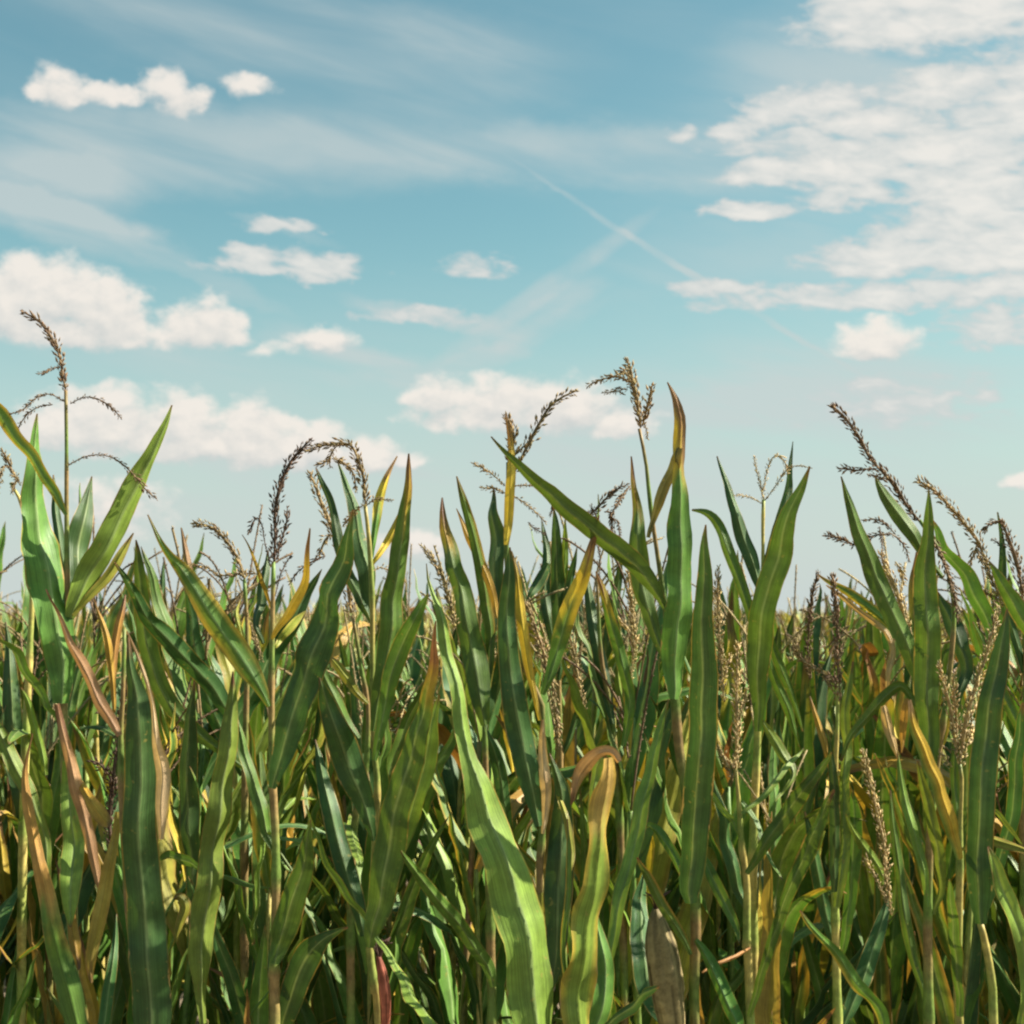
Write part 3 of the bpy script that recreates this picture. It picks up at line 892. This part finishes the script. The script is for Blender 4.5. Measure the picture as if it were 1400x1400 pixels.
# E3: pale banded leaf in the centre
hero('maize plant with a pale wavy leaf snapped over at its yellow dried top', 2.12,
     '795,1430,10 797,1480,12',
     [('e6', '832,1036,14 829,1070,24 824,1115,28 820,1160,32 814,1205,34 806,1250,37 799,1295,41 795,1345,44 793,1395,42 795,1445,20', {'r': -24, 'o': -.03, 't': -.02, 'rip': .14, 'f': -.35}),
      ('op', '777,1098,3 786,1078,13 797,1057,19 808,1040,18 820,1030,16 834,1030,14 846,1042,9', {'o': -.02, 't': .02, 'r': 30}),
      ('l', '828,1033,20 815,1050,18 808,1090,13 806,1140,6', {'o': 0, 't': 0}),
      ('g', '812,1240,2 822,1285,20 829,1330,27 822,1385,30 803,1440,16', {'o': .01, 't': .05}),
      ('l', '912,955,2 905,992,10 896,1030,16 886,1075,20 872,1130,22 858,1186,22 846,1250,19 838,1310,15 815,1390,10 798,1440,8', {'r': 35, 'o': .05, 't': .2, 'f': .4}),
      ('gl', '776,1120,2 778,1180,8 776,1240,8 770,1300,7 780,1400,8', {'o': -.02}),
      ('d', '900,1350,3 890,1358,10 868,1372,16 845,1388,14 815,1420,8', {'o': -.05, 't': -.1, 'r': 30})], sk='g')
# N: dark cluster behind
hero('maize plant of crowded dark narrow leaves behind the long slanting leaf', 3.1,
     '752,740,2 758,800,4 762,870,5 765,1000,7 768,1200,9',
     [('d', '757,695,2 759,725,12 761,760,18 763,810,22 763,865,20 763,920,8', {}),
      ('d', '740,708,1 745,735,9 748,765,14 745,800,18 752,850,16 762,900,7', {}),
      ('l', '773,710,2 773,745,9 771,790,13 768,840,14 764,890,7', {}),
      ('d', '787,748,2 783,780,10 777,825,14 770,880,12 764,930,6', {}),
      ('d', '720,822,2 730,805,14 742,785,16 750,770,8', {'o': .05}),
      ('d', '848,760,2 846,800,14 838,850,18 820,910,18 790,980,10 766,1040,6', {}),
      ('l', '842,905,2 846,935,10 850,985,10 830,1050,10 768,1120,6', {'o': -.1})],
     [('td', '752,706,2 756,690,4 748,676,3 735,668,2', ['745,730,2 730,722,4 722,714,2'])])
# N2: wispy tassel
hero('maize plant with a wispy forked tassel leaning over the long slanting leaf', 2.75,
     '816,790,2 818,830,4 822,900,5 838,1000,7 850,1200,9',
     [('gb', '814,782,2 821,800,9 828,825,13 840,865,17 852,910,17 860,960,15 852,1020,8', {'o': -.05}),
      ('d', '800,780,2 806,820,14 814,870,20 826,930,18 838,990,8', {}),
      ('yg', '845,900,2 856,935,10 862,980,12 850,1050,8', {})],
     [('tb', '858,662,2 845,668,5 830,680,6 816,696,7 806,706,6 812,720,4 820,760,3 818,795,2',
       ['834,706,3 842,692,6 852,676,5 862,664,3', '838,730,3 836,712,7 833,700,4 826,700,3', '848,735,2 845,715,4 838,708,3', '808,690,2 812,700,4 820,715,3', '850,750,2 840,738,5 830,735,4 820,745,2']),
      ('tt', '858,780,4 862,810,9 865,840,8 868,880,5 862,930,3', ['835,845,3 848,850,6 860,862,6 866,885,3'], .1),
      ('tt', '780,870,5 786,900,8 792,935,6 800,970,3', [], .2)])
# F: tallest central plant with rusty curled leaf
hero('tall maize plant with a rusty folded leaf tip beside a branching tan tassel', 2.38,
     '874,586,3 878,606,3 883,631,4 889,689,5 897,746,5 909,826,7 914,870,8 917,907,9 923,955,11 928,1021,11 940,1100,11 948,1180,11 951,1240,12 951,1290,12 949,1340,12 950,1420,12',
     [('f1', '913,522,2 921,534,6 927,548,10 932,576,16 931,614,18 929,643,20 930,674,25 931,717,32 931,760,35 930,805,37 927,850,38 924,900,33 924,935,26 922,956,14', {'r': -24, 'o': -.04, 't': -.02, 'tw': 0}),
      ('db', '930,612,8 923,634,16 911,656,16 900,687,14 890,712,8 886,735,5', {'o': -.02, 't': -.03, 'r': 20, 'label': 'dark rusty bent leaf'}),
      ('g', '672,598,2 684,613,5 698,628,9 727,656,17 761,688,25 795,713,29 830,742,32 864,771,29 887,796,24 900,815,15 909,832,8', {'r': 26, 'o': -.04, 't': -.2, 'tw': 0}),
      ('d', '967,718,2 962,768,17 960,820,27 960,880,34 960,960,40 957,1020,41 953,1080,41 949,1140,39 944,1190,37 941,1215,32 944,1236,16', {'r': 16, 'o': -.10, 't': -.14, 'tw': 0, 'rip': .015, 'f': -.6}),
      ('gb', '861,624,2 864,652,6 869,689,13 872,731,24 874,769,31 877,800,31 888,840,23 903,885,13 914,910,7', {'o': .03, 't': .05, 'r': 0, 'f': -.45}),
      ('g', '965,1180,3 980,1212,20 994,1242,21 1004,1268,10 955,1300,4' if False else '1012,1290,2 1000,1256,13 984,1222,19 968,1188,15 950,1160,6', {'o': -.03, 't': -.1, 'f': .2}),
      ('g', '1012,1410,18 990,1362,22 974,1325,20 960,1298,12 951,1285,6', {'o': -.03, 't': -.15}),
      ('g', '876,1140,3 884,1130,8 898,1137,14 912,1155,15 930,1185,13 946,1215,6', {'o': .05, 't': .1, 'r': 40}),
      ('gr', '869,1170,2 877,1186,8 890,1208,14 908,1240,16 926,1272,14 945,1305,6', {'o': -.06, 't': -.1}),
      ('d', '880,1190,2 878,1240,26 880,1300,34 895,1370,30 940,1430,12', {'o': .12, 't': .2}),
      ('o', '1030,1296,3 1008,1304,5 985,1316,5 960,1330,3', {'o': .02, 't': .1})],
     [('tm', '856,490,3 862,505,8 865,525,13 870,545,13 873,562,10 876,585,5',
       ['803,529,3 812,523,5 829,517,5 846,515,7 858,522,6', '823,537,3 836,536,4 845,531,4 858,533,4', '891,528,5 888,545,8 884,560,8 879,580,5', '838,536,1 845,535,2 855,540,3', '885,600,2 884,588,3 880,578,2', '845,512,4 852,508,8 860,515,10 865,530,9'])],
     [('husk', '897,1242,10 898,1262,26 902,1290,40 908,1325,44 914,1365,42 920,1405,34 926,1440,18')], sk='s')
# G: dark broad sheath with a thin forked tassel
hero('maize plant with a broad dark clasping leaf and a thin pale forked tassel', 2.75,
     '1044,683,3 1043,720,3 1043,769,4 1040,850,6 1036,925,7 1036,1000,8 1030,1150,10 1030,1300,11',
     [('d', '983,622,2 992,655,8 1003,697,14 1017,737,20 1031,775,18 1040,806,9', {'o': -.02}),
      ('d', '1085,604,1 1079,648,8 1074,685,14 1066,718,19 1054,748,16 1044,775,7', {'o': -.01, 'r': 20}),
      ('g', '1108,638,2 1096,664,11 1081,695,22 1071,729,31 1063,763,37 1052,796,39 1044,830,38 1038,872,38 1036,925,30 1037,965,20 1036,1000,10', {'r': 6, 'o': -.03, 't': -.08, 'f': -.15}),
      ('g', '946,696,3 956,697,6 965,700,9 976,710,13 989,734,16 1000,764,17 1014,800,17 1026,838,14 1034,880,7', {'o': .02, 't': .08, 'r': 20}),
      ('g', '1100,1000,2 1085,960,10 1070,920,14 1055,880,12 1042,850,6', {'o': -.02}),
      ('g', '1094,1020,2 1078,975,13 1062,930,14 1048,890,6', {'o': .05})],
     [('tt', '1031,624,2 1035,645,3 1040,662,3 1044,684,3',
       ['1076,643,3 1072,630,4 1063,623,4 1054,629,4 1048,648,3 1044,672,2', '1108,640,2 1096,637,2 1080,639,3 1070,650,4 1058,668,3 1046,684,2', '1006,677,2 1018,678,3 1028,681,2 1043,689,2'])], sk='y')
# H
hero('maize plant with a loose tan tassel low beside the long dark blade', 2.5,
     '1006,1050,3 1008,1075,4 1011,1107,6 1014,1157,7 1021,1210,8 1021,1282,9 1026,1400,10',
     [('g', '1134,1030,2 1118,1052,12 1093,1088,21 1072,1116,24 1052,1142,23 1036,1168,14 1020,1194,7', {'o': -.05, 't': -.12}),
      ('l', '1100,1021,2 1080,1042,8 1061,1064,9 1040,1086,9 1014,1112,5', {'r': 55, 'o': -.02}),
      ('g', '1140,1080,3 1131,1098,12 1112,1143,20 1091,1186,22 1073,1229,18 1055,1285,15 1036,1345,12 1024,1390,7', {'r': 20, 'o': -.06, 't': -.15}),
      ('l', '1000,870,2 1010,960,1', {}) if False else ('l', '1042,985,3 1050,1000,12 1070,1030,16 1085,1060,8 1060,1095,3', {'o': .15}),
      ('g', '1068,1205,2 1045,1150,6 1030,1115,8 1015,1095,5', {'o': .02, 'r': 50}),
      ('d', '975,1050,2 985,1100,14 995,1150,18 1008,1200,18 1020,1240,8', {'o': .03}),
      ('l', '960,1062,2 972,1082,8 988,1108,9 1010,1140,5', {'o': .0, 'r': 40})],
     [('tt', '1009,880,4 1008,910,9 1007,950,11 1008,985,12 1007,1020,10 1006,1055,6', ['981,1018,4 987,1030,8 994,1045,9 1002,1065,5', '1022,940,2 1018,960,5 1010,985,4']),
      ('tt', '982,775,3 981,805,6 982,840,8 984,880,9 987,915,8 990,960,4', ['1000,895,3 995,905,5 990,925,4'], .25)], sk='y')
# I
hero('maize plant topped by slim upright spikes with one spike nodding across', 2.55,
     '1144,930,3 1145,980,4 1143,1032,5 1142,1100,7 1141,1200,8 1143,1300,9 1146,1420,10',
     [('l', '1166,905,2 1160,940,10 1157,980,14 1155,1050,15 1154,1120,15 1148,1195,17 1143,1240,10', {'r': 20, 'o': -.04}),
      ('y', '1108,952,2 1113,970,6 1120,990,9 1128,1018,10 1136,1050,7 1140,1080,4', {'o': -.05}),
      ('d', '1130,1000,2 1136,1050,12 1139,1100,16 1139,1160,16 1141,1220,8', {'o': -.05}),
      ('g', '1166,1080,2 1168,1115,18 1167,1160,24 1164,1215,21 1156,1270,14 1146,1320,7', {'o': .03}),
      ('l', '1158,1115,2 1168,1135,9 1184,1158,14 1198,1184,13 1207,1210,5'[::1], {'o': .05}),
      ('gl', '1093,1246,3 1104,1262,7 1124,1283,10 1146,1307,15 1166,1334,18 1187,1362,18 1205,1392,16 1214,1430,8', {'o': -.12, 't': -.15, 'r': 25}),
      ('d', '1100,1110,2 1110,1150,14 1120,1200,20 1130,1250,18 1143,1310,8', {'o': .1}),
      ('d', '1214,1220,2 1204,1260,18 1190,1310,26 1172,1360,22 1150,1410,10', {'o': .05})],
     [('tb', '1119,782,3 1114,800,6 1109,825,7 1106,860,7 1105,895,6 1108,930,3', [], .2),
      ('tb', '1137,786,4 1141,808,7 1144,840,8 1145,880,8 1146,920,9 1146,960,6', ['1128,930,3 1136,925,5 1144,940,5'], 0),
      ('tm', '1085,880,3 1094,898,7 1106,910,9 1120,917,8 1132,928,8 1139,945,5', [], .1),
      ('tt', '1180,1028,4 1184,1048,9 1191,1073,10 1199,1112,10 1208,1152,9 1212,1200,7 1219,1252,3', ['1145,1132,5 1158,1148,7 1172,1162,7 1186,1180,6 1200,1205,4 1212,1235,2'], -.02)], sk='y')
# J
hero('maize plant with a heavy dark spike leaning over two folded green blades', 2.45,
     '1257,711,3 1277,740,3 1289,763,3 1300,800,4 1304,850,5 1295,950,6 1280,1050,8 1270,1180,9 1270,1400,11',
     [('g', '1147,652,2 1153,670,6 1160,690,12 1171,726,20 1186,758,27 1201,792,29 1217,829,29 1236,870,28 1252,912,22 1265,955,10', {'r': -15, 'o': -.03, 't': -.05}),
      ('g', '1199,652,2 1205,666,10 1213,680,17 1231,703,22 1249,731,20 1266,758,12 1290,790,6', {'o': -.02, 't': -.03}),
      ('gr', '1269,669,2 1269,706,13 1269,743,18 1267,780,30 1266,829,36 1267,880,37 1269,940,35 1270,996,31 1269,1040,22 1270,1080,10', {'r': 0, 'o': -.05, 't': -.05, 'f': -.45, 'tw': 0}) if False else
      ('g', '1269,669,2 1269,706,13 1269,743,18 1267,780,30 1266,829,36 1267,880,37 1269,940,35 1270,996,31 1269,1040,22 1270,1080,10', {'r': 0, 'o': -.05, 't': -.05, 'f': -.62, 'tw': 0}),
      ('gyb', '1252,755,3 1253,772,10 1251,800,14 1252,840,13 1262,900,7', {'o': .02}),
      ('g', '1274,712,2 1280,725,8 1291,748,16 1309,776,21 1329,808,26 1345,840,22 1355,868,12 1350,900,5', {'o': .04, 't': .02}),
      ('d', '1281,806,2 1288,824,13 1298,846,23 1311,880,26 1318,915,20 1305,970,8', {'o': .03}),
      ('ge', '1120,784,2 1133,794,6 1149,803,10 1177,823,15 1206,845,13 1235,875,8 1270,930,5', {'o': .1, 't': .05}),
      ('op', '1130,800,2 1150,815,6 1178,838,8 1196,852,9 1212,866,8 1221,890,8 1217,915,8 1212,945,4', {'o': .08, 't': .1}),
      ('g', '1238,942,10 1228,936,13 1211,950,15 1196,968,14 1180,988,12 1162,1008,8 1150,1035,4'[::-1] if False else '1150,1040,4 1163,1006,9 1187,978,14 1211,950,16 1230,938,15 1243,950,10 1262,985,6', {'o': .02, 't': .02, 'r': 30}),
      ('op', '1228,1038,2 1221,1012,12 1214,985,14 1208,965,8', {'o': 0, 't': 0}),
      ('o', '1233,1030,2 1236,1005,9 1238,975,11 1240,955,6', {'o': .02, 't': .02}),
      ('l', '1226,1030,2 1232,1062,9 1241,1105,13 1254,1157,14 1264,1200,11 1269,1240,6', {'o': -.02}),
      ('l', '1254,1040,2 1260,1066,10 1269,1104,15 1281,1157,17 1286,1205,12 1276,1250,6', {'o': -.03}),
      ('g', '1218,1080,2 1224,1150,12 1236,1230,15 1250,1310,14 1268,1380,7', {'o': .08})],
     [('tb', '1137,554,4 1147,563,8 1160,577,10 1177,602,11 1188,624,9 1200,638,8 1210,648,12 1222,662,15 1234,682,11 1246,700,8 1257,713,5',
       ['1146,641,4 1158,641,6 1172,643,6 1188,641,5 1200,643,3', '1187,650,2 1196,650,4 1208,656,5', '1303,809,4 1296,785,6 1289,765,6 1277,740,7 1262,718,5', '1310,850,3 1306,820,6 1300,790,5 1290,768,3']),
      ('tb', '1128,732,4 1140,734,6 1153,738,6 1166,744,4 1180,738,5 1200,731,5 1217,731,3', ['1243,768,2 1238,750,4 1228,736,5 1214,728,3', '1180,712,3 1196,710,5 1210,716,5 1224,730,3', '1206,770,2 1206,745,3 1202,720,3'], .08),
      ('tt', '1204,755,4 1210,775,11 1220,795,17 1229,818,14 1236,842,9 1246,880,4', ['1236,800,3 1232,780,6 1224,768,5'], .12)])
# K
hero('maize plant with a yellow stem, wide tan tassel and a half yellow leaf', 2.38,
     '1312,1045,3 1315,1070,4 1313,1121,5 1312,1165,8 1312,1193,8 1311,1264,8 1309,1340,9 1312,1420,10',
     [('j8', '1243,958,5 1249,985,12 1258,1014,17 1270,1044,19 1282,1075,20 1296,1111,21 1306,1140,18 1313,1175,9', {'o': -.08, 't': -.12, 'r': -26, 'f': -.3}),
      ('g', '1297,1205,2 1301,1240,13 1304,1286,17 1308,1330,16 1312,1390,9', {'o': -.04}) ,
      ('yg', '1425,1170,4 1400,1160,9 1375,1151,12 1346,1146,11 1330,1150,8 1314,1162,4', {'r': 40, 'o': -.04, 't': -.1}),
      ('g', '1320,960,2 1310,1000,8 1305,1060,12 1310,1130,6', {'o': .04})],
     [('tt', '1364,830,3 1360,850,6 1354,875,9 1347,900,11 1338,925,12 1329,955,14 1321,985,15 1316,1015,13 1312,1050,6',
       ['1283,905,3 1287,922,7 1293,944,10 1299,968,11 1304,995,10 1309,1030,5', '1304,920,3 1304,940,6 1306,965,7 1310,1000,5', '1284,1028,4 1292,1038,6 1302,1048,4', '1335,990,3 1330,1000,7 1322,1020,6'])], sk='y')
# K2: dark blade at the right
hero('maize plant with a long dark upright blade beside a pale shiny leaf', 2.32,
     '1340,1262,6 1346,1286,8 1356,1343,9 1359,1420,10',
     [('d', '1376,832,2 1372,862,14 1367,892,24 1358,945,33 1348,996,39 1341,1068,38 1338,1121,37 1335,1180,36 1336,1225,30 1341,1264,14', {'r': 14, 'o': -.03, 't': .02, 'tw': 0, 'rip': .015, 'f': -.6}),
      ('l', '1350,1155,3 1356,1170,10 1367,1202,20 1381,1238,25 1396,1286,24 1405,1340,18 1370,1420,8', {'o': .03, 'r': 10}) if False else
      ('l', '1351,1158,3 1356,1172,11 1367,1203,20 1381,1240,25 1397,1290,24 1404,1330,20 1396,1400,12', {'o': -.06, 't': -.04, 'r': -25, 'f': .25}),
      ('l', '1400,1155,2 1382,1135,6 1366,1115,7 1352,1106,4', {'o': .08}),
      ('d', '1400,960,4 1392,1020,20 1384,1090,22 1372,1160,18 1350,1240,8', {'o': .15})], sk='y')
# L
hero('maize plant with a long slanting spike and a second spike drooping at the frame edge', 2.7,
     '1400,830,4 1402,900,5 1402,1000,7 1400,1200,9',
     [('g', '1350,768,2 1358,782,9 1367,796,16 1384,822,23 1400,850,25 1416,890,18 1404,960,7', {'o': -.05}),
      ('d', '1364,700,2 1368,730,6 1371,771,11 1374,810,14 1384,860,14 1400,920,6', {'o': 0}),
      ('g', '1345,950,2 1360,980,14 1380,1020,20 1400,1070,16 1404,1120,7', {'o': .1}),
      ('g', '1330,850,2 1345,880,12 1365,930,16 1390,990,14 1402,1040,6', {'o': .15})],
     [('tm', '1254,656,4 1265,663,8 1280,673,10 1300,694,11 1317,714,11 1330,730,12 1338,742,10 1346,763,8 1355,790,6 1372,830,4',
       ['1323,785,3 1327,770,5 1333,752,5 1336,742,3', '1352,780,3 1346,770,6 1338,758,5 1334,748,3', '1366,820,3 1352,812,5 1338,806,5 1326,800,3']),
      ('tb', '1345,726,4 1354,716,6 1366,713,7 1374,724,8 1381,742,12 1388,762,15 1393,782,12 1397,805,8 1401,832,4', ['1356,737,2 1364,742,4 1376,748,4'])])


# ------------------------------------------------------------------ the crowded rows behind
def grow(r, H, tassel=True, lod=False):
    """one maize plant around its own base: list of (name, verts, faces, cols, uvs, material)"""
    parts = []
    lean = np.array([r.uniform(-.05, .05), r.uniform(-.05, .05), 1.0])
    top = H * 0.80
    path = np.array([lean * (top * t) * np.array([t, t, 1 / max(lean[2], .1)]) for t in np.linspace(0, 1, 14 if not lod else 3)])
    ln = path[:, 2]
    cs, rs = stalk_cols(len(path), ln, r.choice('sygr'), r)
    rad = [0.013 * (1 - 0.62 * i / (len(path) - 1)) * b for i, b in enumerate(rs)]
    v, f, c, u = tube(path, rad, cs, 7 if not lod else 3)
    parts.append(('stalk', v, f, c, u, M_STALK))
    nl = 12 if not lod else 8
    phi0 = r.uniform(0, 6.28)
    for i in range(nl):
        h = (0.30 + 0.70 * i / (nl - 1)) * top * r.uniform(0.97, 1.0) if not lod else (0.55 + 0.45 * i / (nl - 1)) * top
        az = phi0 + math.pi * i + r.uniform(-.5, .5)
        up = i / (nl - 1)
        L = r.uniform(0.55, 0.8) * (1 - 0.45 * up ** 2)
        L = min(L, max(0.26, (H * 1.04 - h) * r.uniform(0.95, 1.3)))
        th = math.radians(r.uniform(5, 26))
        bend = r.uniform(0.05, 0.8) * (1.25 - up) + (r.uniform(1.2, 2.2) if r.random() < 0.16 else 0)
        n = 20 if not lod else 6
        C = [np.array([np.interp(h, path[:, 2], path[:, 0]), np.interp(h, path[:, 2], path[:, 1]), h])]
        hd = np.array([math.cos(az), math.sin(az), 0])
        wob = r.uniform(-.35, .35)
        for s in range(n - 1):
            t = s / (n - 1)
            a = th + bend * t ** 1.6
            h2 = np.array([math.cos(az + wob * t), math.sin(az + wob * t), 0])
            C.append(C[-1] + (h2 * math.sin(a) + np.array([0, 0, math.cos(a)])) * L / (n - 1))
        C = np.array(C)
        t = np.linspace(0, 1, n)
        wmax = r.uniform(0.036, 0.07)
        W = wmax * np.minimum(1, 0.42 + 2.6 * t) * np.clip((1 - t) / 0.62, 0, 1) ** 0.72 + 0.0012
        side = np.array([-math.sin(az), math.cos(az), 0])
        tw = r.uniform(-1.3, 1.3)
        S = [side * math.cos(tw * x) + np.cross(nz(C[min(k + 1, n - 1)] - C[max(k - 1, 0)]), side) * math.sin(tw * x) for k, x in enumerate(t)]
        x = r.random()
        kind = 'g' if x < .42 else 'd' if x < .66 else 'l' if x < .74 else 'ge' if x < .82 else 'gb' if x < .88 else 'gyb' if x < .91 else 'yg' if x < .95 else r.choice(['y', 'o', 'yg', 'ol'])
        if lod and r.random() < 0.75:
            kind = r.choice('ggdl')
        if up < 0.25 and r.random() < 0.16:
            kind = r.choice(['o', 'ol', 'ge', 'yg', 'd'])
        v, f, c, u = blade('leaf', C, W, S, kind, 0.32, 0.05, r.randint(0, 99999), lod)
        parts.append(('leaf', v, f, c, u, M_LEAF))
    if tassel:
        kind = r.choice(['tm', 'tt', 'tt', 'tb', 'tm'])
        p0 = path[-1]
        tl = H - top
        vs, fs, cs_ = [], [], []
        nb = r.randint(3, 7) if not lod else 1
        for b in range(nb + 1):
            if b == 0:
                dr = nz(np.array([r.uniform(-.15, .15), r.uniform(-.15, .15), 1]))
                dl, L, st = r.uniform(0, .25), tl, 0.0
            else:
                a = r.uniform(0, 6.28)
                dr = nz(np.array([math.cos(a) * .6, math.sin(a) * .6, 1]))
                dl, L, st = r.uniform(.2, 1.1), tl * r.uniform(.35, .6), tl * r.uniform(.25, .45)
            hd = nz(np.array([dr[0], dr[1], 0]))
            n = 12 if not lod else 4
            pt = [p0 + np.array([0, 0, st])]
            for s in range(n - 1):
                pt.append(pt[-1] + nz(dr + (hd * .8 - np.array([0, 0, 1])) * dl * (s / n) ** 1.5) * L / (n - 1))
            if lod:
                v, f, c, _ = tube(pt, [0.004] * n, [TCOL[kind] * r.uniform(.7, 1.2)] * n, 3)
            else:
                bare = 0.35 if b == 0 else 0.0
                R = [0.0015 if (i / (n - 1)) < bare else (0.0065 if b == 0 else 0.004) * (1 - 0.5 * i / (n - 1)) for i in range(n)]
                k0 = int(bare * (n - 1))
                v, f, c, _ = tube(pt, [0.0022] * n, [TCOL[kind] * .9] * n, 4)
                v2, f2, c2 = spike(pt[k0:], R[k0:], kind, r, 0.0042, 1.1, False)
                f = f + [tuple(x + len(v) for x in y) for y in f2]
                v = v + v2
                c = c + c2
            o0 = len(vs)
            vs += v
            fs += [tuple(x + o0 for x in y) for y in f]
            cs_ += c
        parts.append(('tassel', vs, fs, cs_, None, M_TASSEL))
    return parts


protos, PD = [], []
for i in range(14):
    r = random.Random(900 + i)
    ps = grow(r, 2.0, i % 5 < 3)
    PD.append(ps)
    protos.append([(nm, build_mesh(nm, v, f, c, u, mt)) for nm, v, f, c, u, mt in ps])

rb = random.Random(77)
spots = []
# lower plants squeezed in just behind the tall ones, then the rows going back
for x in np.arange(-1.05, 1.4, 0.26):
    spots.append((x + rb.uniform(-.06, .06), 2.84 + rb.uniform(-.06, .06), rb.uniform(0.90, 1.03)))
y = 3.12
while y < 11.5:
    w = 0.40 * y + 0.30
    step = 0.15 if y < 4.2 else 0.19 if y < 7 else 0.24
    for x in np.arange(-w, w + 0.2, step):
        hh = rb.gauss(1.065, 0.045) if y < 6 else rb.gauss(1.06, 0.05)
        spots.append((x + rb.uniform(-.09, .09), y + rb.uniform(-.13, .13), hh))
    y += 0.42 if y < 5 else 0.66
spots.sort(key=lambda s: s[1])
spots = spots[:274]
far_start = spots[-1][1]
for i, (x, yy, hh) in enumerate(spots):
    root = bpy.data.objects.new('maize_plant', None)
    root.empty_display_size = 0.1
    COL.objects.link(root)
    root.location = (x, yy, 0)
    s = min(max(hh, 0.85), 1.17)
    root.rotation_euler = (rb.uniform(-.04, .04), rb.uniform(-.05, .05), rb.uniform(0, 6.283))
    root.scale = (s * rb.uniform(.95, 1.1),) * 2 + (s,)
    root['label'] = 'maize plant in the crowded rows behind the tall front plants'
    root['category'] = 'maize plant'
    root['group'] = 'maize plants in the crowded rows behind'
    for nm, me in protos[i % len(protos)]:
        link(nm, me, root)

# ------------------------------------------------------------------ the far field: one uncounted mass
lods = []
for i in range(8):
    r = random.Random(400 + i)
    vs, fs, cs, mi = [], [], [], []
    for nm, v, f, c, u, mt in grow(r, 2.0, i % 4 == 0, True):
        o0 = len(vs)
        vs += list(v)
        cs += list(c)
        fs += [tuple(x + o0 for x in yv) for yv in f]
    tri = []
    for q in fs:
        for k in range(1, len(q) - 1):
            tri.append((q[0], q[k], q[k + 1]))
    lods.append((np.array(vs), np.array(tri), np.array(cs)))
fp = []
y = far_start
while y < 150:
    w = 0.40 * y + 1.0
    step = 0.22 if y < 25 else 0.36 if y < 60 else 0.75
    for x in np.arange(-w, w, step):
        fp.append((x + rb.uniform(-.1, .1), y + rb.uniform(-.2, .2)))
    y += 0.75 if y < 25 else 1.5 if y < 60 else 4.0
VV, FF, CC = [], [], []
base = 0
for x, yy in fp:
    v, f, c = lods[rb.randrange(len(lods))]
    a = rb.uniform(0, 6.283)
    hh = min(max(rb.gauss(1.01, 0.05 if yy < 30 else 0.03), .88), 1.16)
    ca, sa = math.cos(a), math.sin(a)
    R = np.array([[ca, -sa, 0], [sa, ca, 0], [0, 0, 1]])
    VV.append((v * hh) @ R.T + np.array([x, yy, 0]))
    FF.append(f + base)
    CC.append(c * rb.uniform(.8, 1.2))
    base += len(v)
# the same stand going on at either side of the view
dense = []
for ps in PD[:6]:
    vs, tri, cs = [], [], []
    for nm, v, f, c, u, mt in ps:
        o0 = len(vs)
        vs += list(v)
        cs += list(c)
        for q in f:
            for k in range(1, len(q) - 1):
                tri.append((q[0] + o0, q[k] + o0, q[k + 1] + o0))
    dense.append((np.array(vs), np.array(tri), np.array(cs)))
flank = []
for yy in np.arange(2.5, 7.6, 0.5):
    for k in range(7):
        flank.append((0.40 * yy + (0.62 if yy > 3 else 0.5) + 0.22 * k + rb.uniform(-.06, .06), yy + rb.uniform(-.15, .15)))
    for k in range(3):
        flank.append((-0.40 * yy - 0.55 - 0.25 * k + rb.uniform(-.06, .06), yy + rb.uniform(-.15, .15)))
for x, yy in flank:
    v, f, c = dense[rb.randrange(len(dense))]
    a = rb.uniform(0, 6.283)
    hh = rb.gauss(1.04, .05)
    R = np.array([[math.cos(a), -math.sin(a), 0], [math.sin(a), math.cos(a), 0], [0, 0, 1]])
    VV.append((v * hh) @ R.T + np.array([x, yy, 0]))
    FF.append(f + base)
    CC.append(c)
    base += len(v)
VV, FF, CC = np.vstack(VV), np.vstack(FF), np.vstack(CC)
me = bpy.data.meshes.new('maize_field')
me.vertices.add(len(VV))
me.vertices.foreach_set('co', VV.astype(np.float32).ravel())
me.loops.add(FF.size)
me.loops.foreach_set('vertex_index', FF.astype(np.int32).ravel())
me.polygons.add(len(FF))
me.polygons.foreach_set('loop_start', np.arange(0, FF.size, 3, dtype=np.int32))
me.update(calc_edges=True)
uvl = me.uv_layers.new(name='UVMap')
uvl.data.foreach_set('uv', np.full(FF.size * 2, 0.37, np.float32))
at = me.attributes.new('pigment', 'FLOAT_COLOR', 'POINT')
c4 = np.ones((len(VV), 4), np.float32)
c4[:, :3] = CC
at.data.foreach_set('color', c4.ravel())
me.materials.append(M_LEAF)
mf = link('maize_field', me)
mf['label'] = 'ripening maize field stretching away to the horizon'
mf['category'] = 'maize field'
mf['kind'] = 'stuff'

# ------------------------------------------------------------------ ground
N_ = 60
gx = np.concatenate([np.linspace(-600, -30, 12), np.linspace(-25, 25, N_), np.linspace(30, 600, 12)])
gy = np.concatenate([np.linspace(-300, -6, 8), np.linspace(-4, 40, N_), np.linspace(50, 1500, 14)])
gv = [(x, yv, 0.02 * mnoise.noise((x * 1.3, yv * 1.3, 0)) - 0.01) for yv in gy for x in gx]
nx = len(gx)
gf = [(j * nx + i, j * nx + i + 1, (j + 1) * nx + i + 1, (j + 1) * nx + i) for j in range(len(gy) - 1) for i in range(nx - 1)]
gm = bpy.data.meshes.new('ground')
gm.from_pydata(gv, [], gf)
gm.materials.append(M_SOIL)
go = link('ground', gm)
go['kind'] = 'structure'
go['label'] = 'bare brown soil under the maize'
go['category'] = 'ground'
